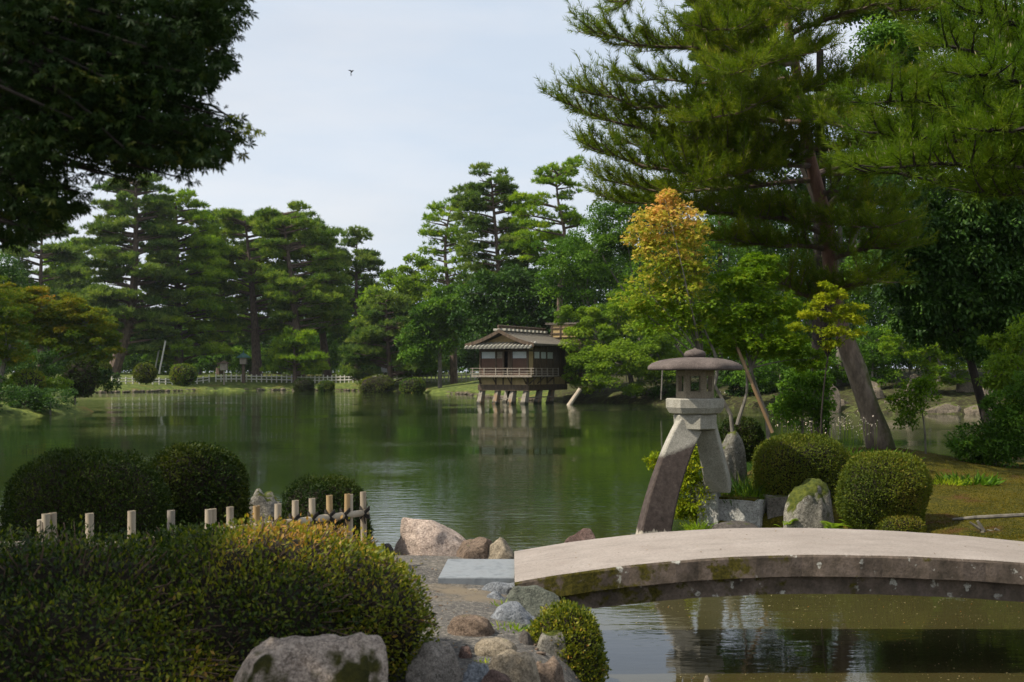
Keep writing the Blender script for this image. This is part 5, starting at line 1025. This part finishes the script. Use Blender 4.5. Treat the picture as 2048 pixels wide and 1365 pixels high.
slender('yellow green maple spray in front of the pine trunk', 18.9, [[(1640, 870), (1648, 760), (1665, 660), (1662, 600)]],
        [(1660, 572, 20, 10), (1668, 590, 34, 8), (1640, 606, 30, 8), (1700, 618, 30, 9), (1625, 630, 34, 9), (1665, 632, 40, 9), (1712, 640, 24, 7), (1600, 652, 22, 7), (1645, 662, 44, 9), (1690, 668, 34, 8), (1660, 690, 30, 8)], 'maple_yellow', .06, 3600, 112, nsub=9, r0=.016, sub=.55, flat=.3, bark='bark_dark', tbias=-.15)
mb = MB(); mb.tube([W(1545, 866, 19.2), W(1505, 770, 19.3), W(1466, 675, 19.5)], .028, 8); tag(mb.build('bamboo_pole', G['bamboo_tan'], loc=W(1545, 866, 19.2)), 'leaning bamboo prop pole supporting the green maple', 'prop pole')
mb = MB(); mb.tube([W(1322, 800, 70), W(1325, 740, 70)], .05, 6); tag(mb.build('wooden_stake', G['bark_grey'], loc=W(1322, 800, 70)), 'thin upright stake on the far bank left of the lantern box', 'stake')
# saplings, flowers, ferns and grasses
broad('leafy green bush with small glossy leaves right of the prop pole', 20.5, [(1605, 790, 42, 40), (1580, 830, 35, 28), (1640, 770, 25, 22), (1610, 760, 30, 22), (1640, 825, 25, 30)], [(1605, 880), (1605, 800)], 'green', .065, 6500, 120, name='leafy_bush', cat='bush', r0=.03, shape='oval', sub=.45)
broad('thin sapling with a small open crown right of the pine trunk', 22.5, [(1830, 790, 40, 28), (1815, 830, 30, 25), (1850, 770, 25, 18), (1800, 800, 22, 18)], [(1852, 888), (1846, 830), (1835, 780)], 'maple_green', .06, 3200, 121, name='sapling', cat='sapling', r0=.02, shape='oval', sub=.45, tbias=-.15)
broad('big dark round bush at the right edge of the moss lawn', 22, [(1970, 885, 62, 42), (2040, 865, 70, 65), (1940, 905, 42, 32), (2010, 825, 50, 38), (2060, 800, 50, 50), (2020, 915, 60, 32)], [(1990, 940), (1990, 880)], 'green', .065, 18000, 122, name='leafy_bush', cat='bush', r0=.04, shape='oval', tbias=-.1, sub=.4)
broad('yellow green flowering bush standing at the water left of the base', 17.8, [(1375, 935, 28, 40), (1350, 1000, 22, 40), (1390, 990, 25, 45), (1310, 925, 16, 20), (1385, 1030, 28, 22), (1375, 900, 20, 16)], [(1400, 1060), (1380, 980)], 'maple_yellow', .055, 4200, 123, name='flowering_bush', cat='bush', r0=.02, shape='oval', sub=.5, tbias=-.2)
def tuft(name, label, px, py, d, n, h, spread, mat, seed, cat='grass tuft', wd=.012, tb=0., elong=1., group=None, z=None, parent=None):
    r = np.random.default_rng(seed); c = W(px, py, d); c[2] = gz(c[0], c[1]) if z is None else z; mb = MB(); a = r.uniform(0, 2*pi, n); q = np.sqrt(r.uniform(0, 1, n))
    P = c+np.stack([np.cos(a)*q*spread*elong, np.sin(a)*q*spread, 0*a-.02], 1); A = nrm(np.stack([np.cos(a)*q*.8, np.sin(a)*q*.8, .6+0*a], 1)+r.normal(0, .3, (n, 3)))
    mb.leaves(P, A, rdir(r, n), h*r.uniform(.6, 1.2, n), wd, np.clip(.45+tb+r.normal(0, .2, n), 0, 1), 'bent'); return tag(mb.build(name, G[mat], loc=c), label, cat, group)
tuft('grass_tuft', 'bright grass clump at the foot of the right dark bush', 1895, 938, 19.3, 200, .16, .24, 'grass', 1, elong=1.5, tb=.2)
tuft('grass_tuft', 'small grass clump at the water left of the base block', 1395, 1050, 17.4, 120, .22, .13, 'grass', 2, z=.05)
tuft('sedge_tuft', 'grassy sedge growing on top of the base block', 1510, 996, 18.0, 170, .20, .16, 'grass', 3, cat='sedge', tb=-.3, z=.45)
tuft('sedge_tuft', 'dark drooping sedge behind the lantern leg by the tall rock', 1500, 930, 18.4, 420, .46, .30, 'azalea', 4, cat='sedge', tb=-.3, wd=.02)
tuft('sedge_tuft', 'green sedge mound between tall rock and base block', 1475, 975, 18.1, 420, .30, .34, 'azalea', 14, cat='sedge', tb=-.2, wd=.016)
tuft('bamboo_grass', 'clump of broad bladed bamboo grass at the right lawn edge', 1940, 938, 19.5, 150, .22, .34, 'green', 5, cat='bamboo grass', wd=.04, elong=1.4)
tuft('hosta_plants', 'leafy plants under the blue flowers behind the low azalea', 1690, 868, 21.5, 420, .30, .5, 'green', 6, cat='plant', wd=.05, elong=2.2)
def fern(label, px, py, d, nf, L, seed, grp='ferns behind the bridge'):
    r = np.random.default_rng(seed); c = W(px, py, d); mb = MB()
    for k in range(nf):
        a = r.uniform(0, 2*pi); D = np.array([cos(a), sin(a), r.uniform(.7, 1.4)]); D /= np.linalg.norm(D); u = np.linspace(.12, 1, 13)[:, None]; l = L*r.uniform(.7, 1.15)
        path = c+r.normal(0, .03, 3)+D*l*u-np.array([0, 0, .38*l])*u**2; mb.tube(path, .004, 4, cap=False); T = nrm(np.gradient(path, axis=0)); S = nrm(np.cross(T, [0, 0, 1.])); pl = l*.30*np.sin(pi*np.clip(u[:, 0]*.9+.08, 0, 1))
        for sg in (-1, 1): mb.leaves(path, nrm(S*sg+T*.35), np.tile([0, 0, 1.], (13, 1)), pl, l*.085, np.clip(.5+r.normal(0, .2)+0*pl, 0, 1), 'diamond')
    return tag(mb.build('fern', G['fern'], loc=c), label, 'fern', grp)
fern('tall bright fern below the front round azalea', 1712, 1062, 16.3, 12, .42, 1)
fern('low fern clump left of the tall fern beside the mossy boulder', 1668, 1064, 16.4, 14, .26, 2)
fern('small fern right of the tall fern near the brownish shrub', 1745, 1066, 16.2, 10, .24, 3)
fern('little fern between the step and the mossy boulder', 1570, 1050, 16.8, 8, .20, 4)
# blue flowers
r = np.random.default_rng(9); mb = MB(); n = 260; P = np.stack([r.uniform(XD(1560, 21), XD(1735, 21), n), 21+r.normal(0, .35, n), Zp(848, 21)+r.normal(0, .09, n)], 1)
mb.leaves(P, rdir(r, n), rdir(r, n), r.uniform(.022, .04, n), .022, r.uniform(0, .4, n), 'oval'); 
for k in range(0, n, 4): mb.tube([P[k], P[k]-[0, 0, .3]], .003, 3, cap=False, mi=1)
tag(mb.build('blue_flowers', [G['petal'], G['grass']], loc=P.mean(0)), 'pale lilac flowers among leaves behind the low wide azalea', 'flowers', kind='stuff')
# surface roots on the moss lawn
for lab, pts, rd in (('long pale surface root across the moss lawn at right', [(1905, 1030), (1950, 1025), (2010, 1030), (2060, 1028), (2120, 1040)], .03),):
    mb = MB(); P = []
    for px, py in pts:
        d = 16.3; p = W(px, py, d); p[2] = gz(p[0], p[1])+.02; P.append(p)
    mb.tube(P, [rd*.5, rd, rd*1.1, rd, rd*.6], 8); tag(mb.build('surface_root', G['bark_grey'], loc=P[0]), lab, 'root')
for k, (lab, a, b) in enumerate((('stubby pale root stump on the lawn bank behind the bridge', (1965, 1074), (1955, 1042)), ('crooked pale root right of the stubby stump', (2008, 1076), (1990, 1058)))):
    mb = MB(); A, B = W(*a, 15.4), W(*b, 15.4); mb.tube([A-[0, 0, .1], A*.6+B*.4+[.03, 0, 0], B], [.05, .032, .018], 8); mb.tube([A*.5+B*.5, B+[-.09, .03, -.02]], [.025, .012], 6)
    tag(mb.build('root_stump', G['bark_grey'], loc=A), lab, 'root')
# ------------------------------------------------------------------ foreground maple at the left
r = np.random.default_rng(31); base = np.array([-4.7, 4.9, .6])
mt = thing('maple_tree', 'dark shaded maple crown hanging into the upper left corner', 'maple', base)
tb = MB(); trk = np.array([base-[0, 0, .2], base+[.2, .1, 1.2], base+[.5, .2, 2.4], base+[.9, .2, 3.6], base+[1.4, .2, 4.8]]); tb.tube(trk, [.17, .14, .12, .09, .05], 12); tb.build('trunk', G['bark_grey'], mt, True)
edge = np.array([(-40, -60), (500, -60), (492, 10), (462, 60), (474, 110), (430, 175), (395, 195), (420, 215), (470, 240), (488, 282), (470, 312), (430, 335), (380, 352), (330, 345), (285, 362), (230, 352), (168, 345), (172, 385), (160, 425), (128, 455), (90, 470), (45, 492), (-40, 520)], float)
lb, fb = MB(), MB(); tot = 0
def spray(c, d, R, m, big):
    dv = rdir(r, m)*np.cbrt(r.uniform(.05, 1, m))[:, None]; P = c+dv*np.array([R, R, R*.30]); A = nrm(dv*np.array([1, 1, .2])+r.normal(0, .35, (m, 3))+np.array([0, 0, -.55])); N = nrm(np.array([0, 0, 1.])+r.normal(0, .45, (m, 3)))
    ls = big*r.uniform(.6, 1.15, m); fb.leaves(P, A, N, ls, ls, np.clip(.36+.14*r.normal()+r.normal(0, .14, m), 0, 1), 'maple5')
for _ in range(2300):
    px, py, d = r.uniform(-40, 495), r.uniform(-60, 515), r.uniform(4.1, 5.9)
    R = r.uniform(.06, .13); sd_ = sdf(np.array([[px, py]]), edge)[0]
    if sd_ < R*F/d*.55: continue
    if snoise(np.array([[px/60., py/45., d*.4]]), 1., 4, 2)[0] > .75 and sd_ < 110: continue
    c = W(px, py, d); spray(c, d, R, 16, .050); tot += 1
    if tot % 9 == 0:
        s_ = trk[3]+r.normal(0, .2, 3); lb.tube(limb_pts(s_, c, r, 6, .05), np.linspace(.02, .004, 6), 4, cap=False)
for q in edge[2:-1]:                                        # thin outer sprays along the edge
    for _ in range(3):
        d = r.uniform(4.4, 5.6); px, py = q+r.normal(0, 7, 2)-np.array([22, 10]); c = W(px, py, d); spray(c, d, .055, 10, .048); lb.tube([c+[-.3, 0, .08], c], [.006, .003], 4, cap=False)
for _ in range(1800):                                        # the rest of the crown above and left of the view
    c = np.array([r.uniform(-6.6, -1.2), r.uniform(3.4, 6.6), r.uniform(3.3, 6.0)])
    if c[0] > -c[1]*.44 and c[2] < H+c[1]*.33: continue
    if ((c[0]+3.8)/2.6)**2+((c[1]-4.5)/1.1)**2+((c[2]-4.5)/1.5)**2 > 1: continue
    spray(c, 6, .26, 22, .085)
for _ in range(900):                                        # unseen leaf clumps added to shade the clipped shrubs
    c = np.array([-7.6, 10.8, 4.7])+rdir(r, 1)[0]*np.array([2.4, 2.4, 1.3])*r.uniform(.2, 1)
    if c[0] > -c[1]*.46: continue
    spray(c, 6, .26, 20, .09)
for _ in range(800):  # unseen clumps added to throw shade on the left hedge lobe
    spray(np.array([-5.3, 5.4, 4.5])+rdir(r, 1)[0]*np.array([1.3, 1.0, 1.0])*r.uniform(.2, 1), 6, .24, 22, .085)
lb.tube([trk[3], trk[3]+[-.8, 2, .5], np.array([-6.6, 9, 4.3]), np.array([-7.4, 11, 4.6])], [.08, .07, .05, .03], 7)  # limb added to carry the clumps that shade the clipped shrubs
T0 = W(395, 205, 5); tw_ = np.array([T0, W(425, 212, 5), W(455, 232, 5), W(480, 252, 5), W(512, 262, 5)]); lb.tube(tw_, [.006, .005, .004, .003, .002], 4, cap=False)
m = 46; P = tw_[2]+(tw_[4]-tw_[2])*r.uniform(0, 1, m)[:, None]+r.normal(0, .012, (m, 3)); ls = .036*r.uniform(.6, 1.1, m)
tp = MB(); tp.leaves(P, nrm(np.array([.4, 0, -.8])+r.normal(0, .4, (m, 3))), nrm(np.array([0, -.6, .8])+r.normal(0, .3, (m, 3))), ls, ls, np.clip(.25+r.normal(0, .15, m), 0, 1), 'maple5')
tag(tp.build('twig_leaves', G['maple_yellow'], mt), 'small spray of yellow green leaves at the branch tip')
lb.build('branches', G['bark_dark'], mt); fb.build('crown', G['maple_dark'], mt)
# ------------------------------------------------------------------ floating bits on the near water
r = np.random.default_rng(12); n = 3600; d = r.uniform(8.8, 17.5, n); px = r.uniform(1000, 2200, n); P = np.stack([XD(px, d), d, np.full(n, .004)], 1)
cl = snoise(P, 1.3, 3, 3); keep = (cl > -.1) & (sdf(P[:, :2], NEAR) < -.05) & (sdf(P[:, :2], ISLE) < -.05); P = P[keep]; n = len(P); a = r.uniform(0, 6.28, n); s_ = r.uniform(.005, .017, n)*np.where(r.random(n) < .06, 2, 1)
mb = MB(); mb.leaves(P, np.stack([np.cos(a), np.sin(a), 0*a], 1), np.tile([0, 0, 1.], (n, 1)), s_, s_*.7, np.where(r.random(n) < .05, 1., r.uniform(0, .75, n)), 'diamond')
tag(mb.build('floating_petals', G['speck']), 'tiny pale petals and leaves floating on the near water', 'floating petals', kind='stuff')

# short moss and grass pile on the island lawn
r = np.random.default_rng(41); n = 60000; d = 14.8+r.uniform(0, 1, n)**1.4*10; px = r.uniform(1640, 2300, n); P = np.stack([XD(px, d), d, 0*d], 1); k1 = sdf(P[:, :2], ISLE); P = P[k1 > .1]; P[:, 2] = ground_z(P[:, :2])[0]-.003
cl = snoise(P, 1.1, 13, 4); keep = cl+r.normal(0, .35, len(P)) > -.35; P = P[keep]; cl = cl[keep]; n = len(P)
G['moss_blade'] = leafmat('moss_blades', [(.03, .042, .003), (.06, .062, .004), (.10, .08, .006), (.11, .055, .012)], .2, .7, .1, None, 1.)
mb = MB(); mb.leaves(P, nrm(np.array([0, 0, 1.])+r.normal(0, .55, (n, 3))), rdir(r, n), r.uniform(.012, .034, n), .009, np.clip(.30+.2*cl+r.normal(0, .18, n), 0, 1), 'blade')
tag(mb.build('moss_pile', G['moss_blade']), 'short moss and grass covering the island lawn', 'moss', kind='stuff')
# fallen leaves on the bridge deck, the slab and the path
r = np.random.default_rng(51); mb = MB(); n = 60; X = r.uniform(.1, 4.6, n); Y = r.uniform(9.25, 10.65, n); P = np.stack([X, Y, np.array([tz(x) for x in X])+.004], 1)
n2 = 260; P2 = np.stack([r.uniform(-1.4, .2, n2), r.uniform(6.5, 11.2, n2), np.zeros(n2)], 1); P2[:, 2] = ground_z(P2[:, :2])[0]+.006; P = np.concatenate([P, P2[sdf(P2[:, :2], NEAR) > .3]]); n = len(P); a = r.uniform(0, 6.28, n)
s_ = r.uniform(.008, .024, n); mb.leaves(P, np.stack([np.cos(a), np.sin(a), r.normal(0, .12, n)], 1), nrm(np.array([0, 0, 1.])+r.normal(0, .2, (n, 3))), s_, s_*.6, r.uniform(0, 1, n), 'oval')
G['litter'] = leafmat('fallen_leaves', [(.05, .035, .02), (.12, .07, .03), (.20, .12, .04), (.12, .11, .03)], .1, .7, .2, None, 1.)
tag(mb.build('fallen_leaves', G['litter']), 'scattered small fallen leaves on the bridge deck and gravel path', 'fallen leaves', kind='stuff')
# pebbles and grit along the near bank between the stones
r = np.random.default_rng(21); n = 1500; P = np.stack([r.uniform(-1.2, .55, n), r.uniform(5.6, 10.8, n)], 1); k1 = sdf(P, NEAR); P = P[(k1 > .02) & ((k1 < .55) | (r.random(n) < .12))]; Z = ground_z(P)[0]
mb = MB(); v0, f0 = ico(1)
for (x, y), z in zip(P, Z):
    s_ = .009*np.exp(r.normal(0, .5)); mb.add(v0*np.array([s_*r.uniform(.8, 1.5), s_*r.uniform(.8, 1.4), s_*.7])*(1+r.normal(0, .12, (len(v0), 1)))+[x, y, z], [f0], r.uniform(0, 1))
tag(mb.build('path_pebbles', R_BROWN), 'loose small pebbles along the gravel path edge', 'pebbles', kind='stuff')
for lab, px, py, d, n, h, sp, tb_ in (('tiny green weeds before the smooth pale stone', 985, 1322, 7.0, 90, .05, .09, .25), ('green weeds growing at the corner of the bridge and slab', 1030, 1118, 10.75, 60, .08, .07, .1), ('weeds between bluish stones under the bridge end', 1008, 1212, 8.7, 60, .07, .06, .0), ('weeds at the dark stone beside the small round shrub', 1022, 1272, 7.9, 80, .07, .10, -.1), ('green weeds between the foreground boulder and upright stone', 800, 1345, 6.3, 90, .07, .07, .1)):
    tuft('weed_tuft', lab, px, py, d, n, h, sp, 'grass', 60+px, wd=.01, tb=tb_, cat='weeds')
# thin moist air between here and the far shore
import bmesh
bm_ = bmesh.new(); bmesh.ops.create_cube(bm_, size=1); me_ = bpy.data.meshes.new('haze'); bm_.to_mesh(me_); bm_.free(); hz = bpy.data.objects.new('haze', me_); COL.objects.link(hz)
hz.scale = (660, 440, 36); hz.location = (0, 205, 15.5)
hm = bpy.data.materials.new('haze_air'); hm.use_nodes = True; ht = hm.node_tree; ht.nodes.clear(); pv = ht.nodes.new('ShaderNodeVolumePrincipled'); ho = ht.nodes.new('ShaderNodeOutputMaterial')
pv.inputs['Color'].default_value = (.86, .92, 1, 1); pv.inputs['Density'].default_value = .00009; pv.inputs['Anisotropy'].default_value = .2; ht.links.new(pv.outputs[0], ho.inputs['Volume']); me_.materials.append(hm)
tag(hz, kind='stuff')
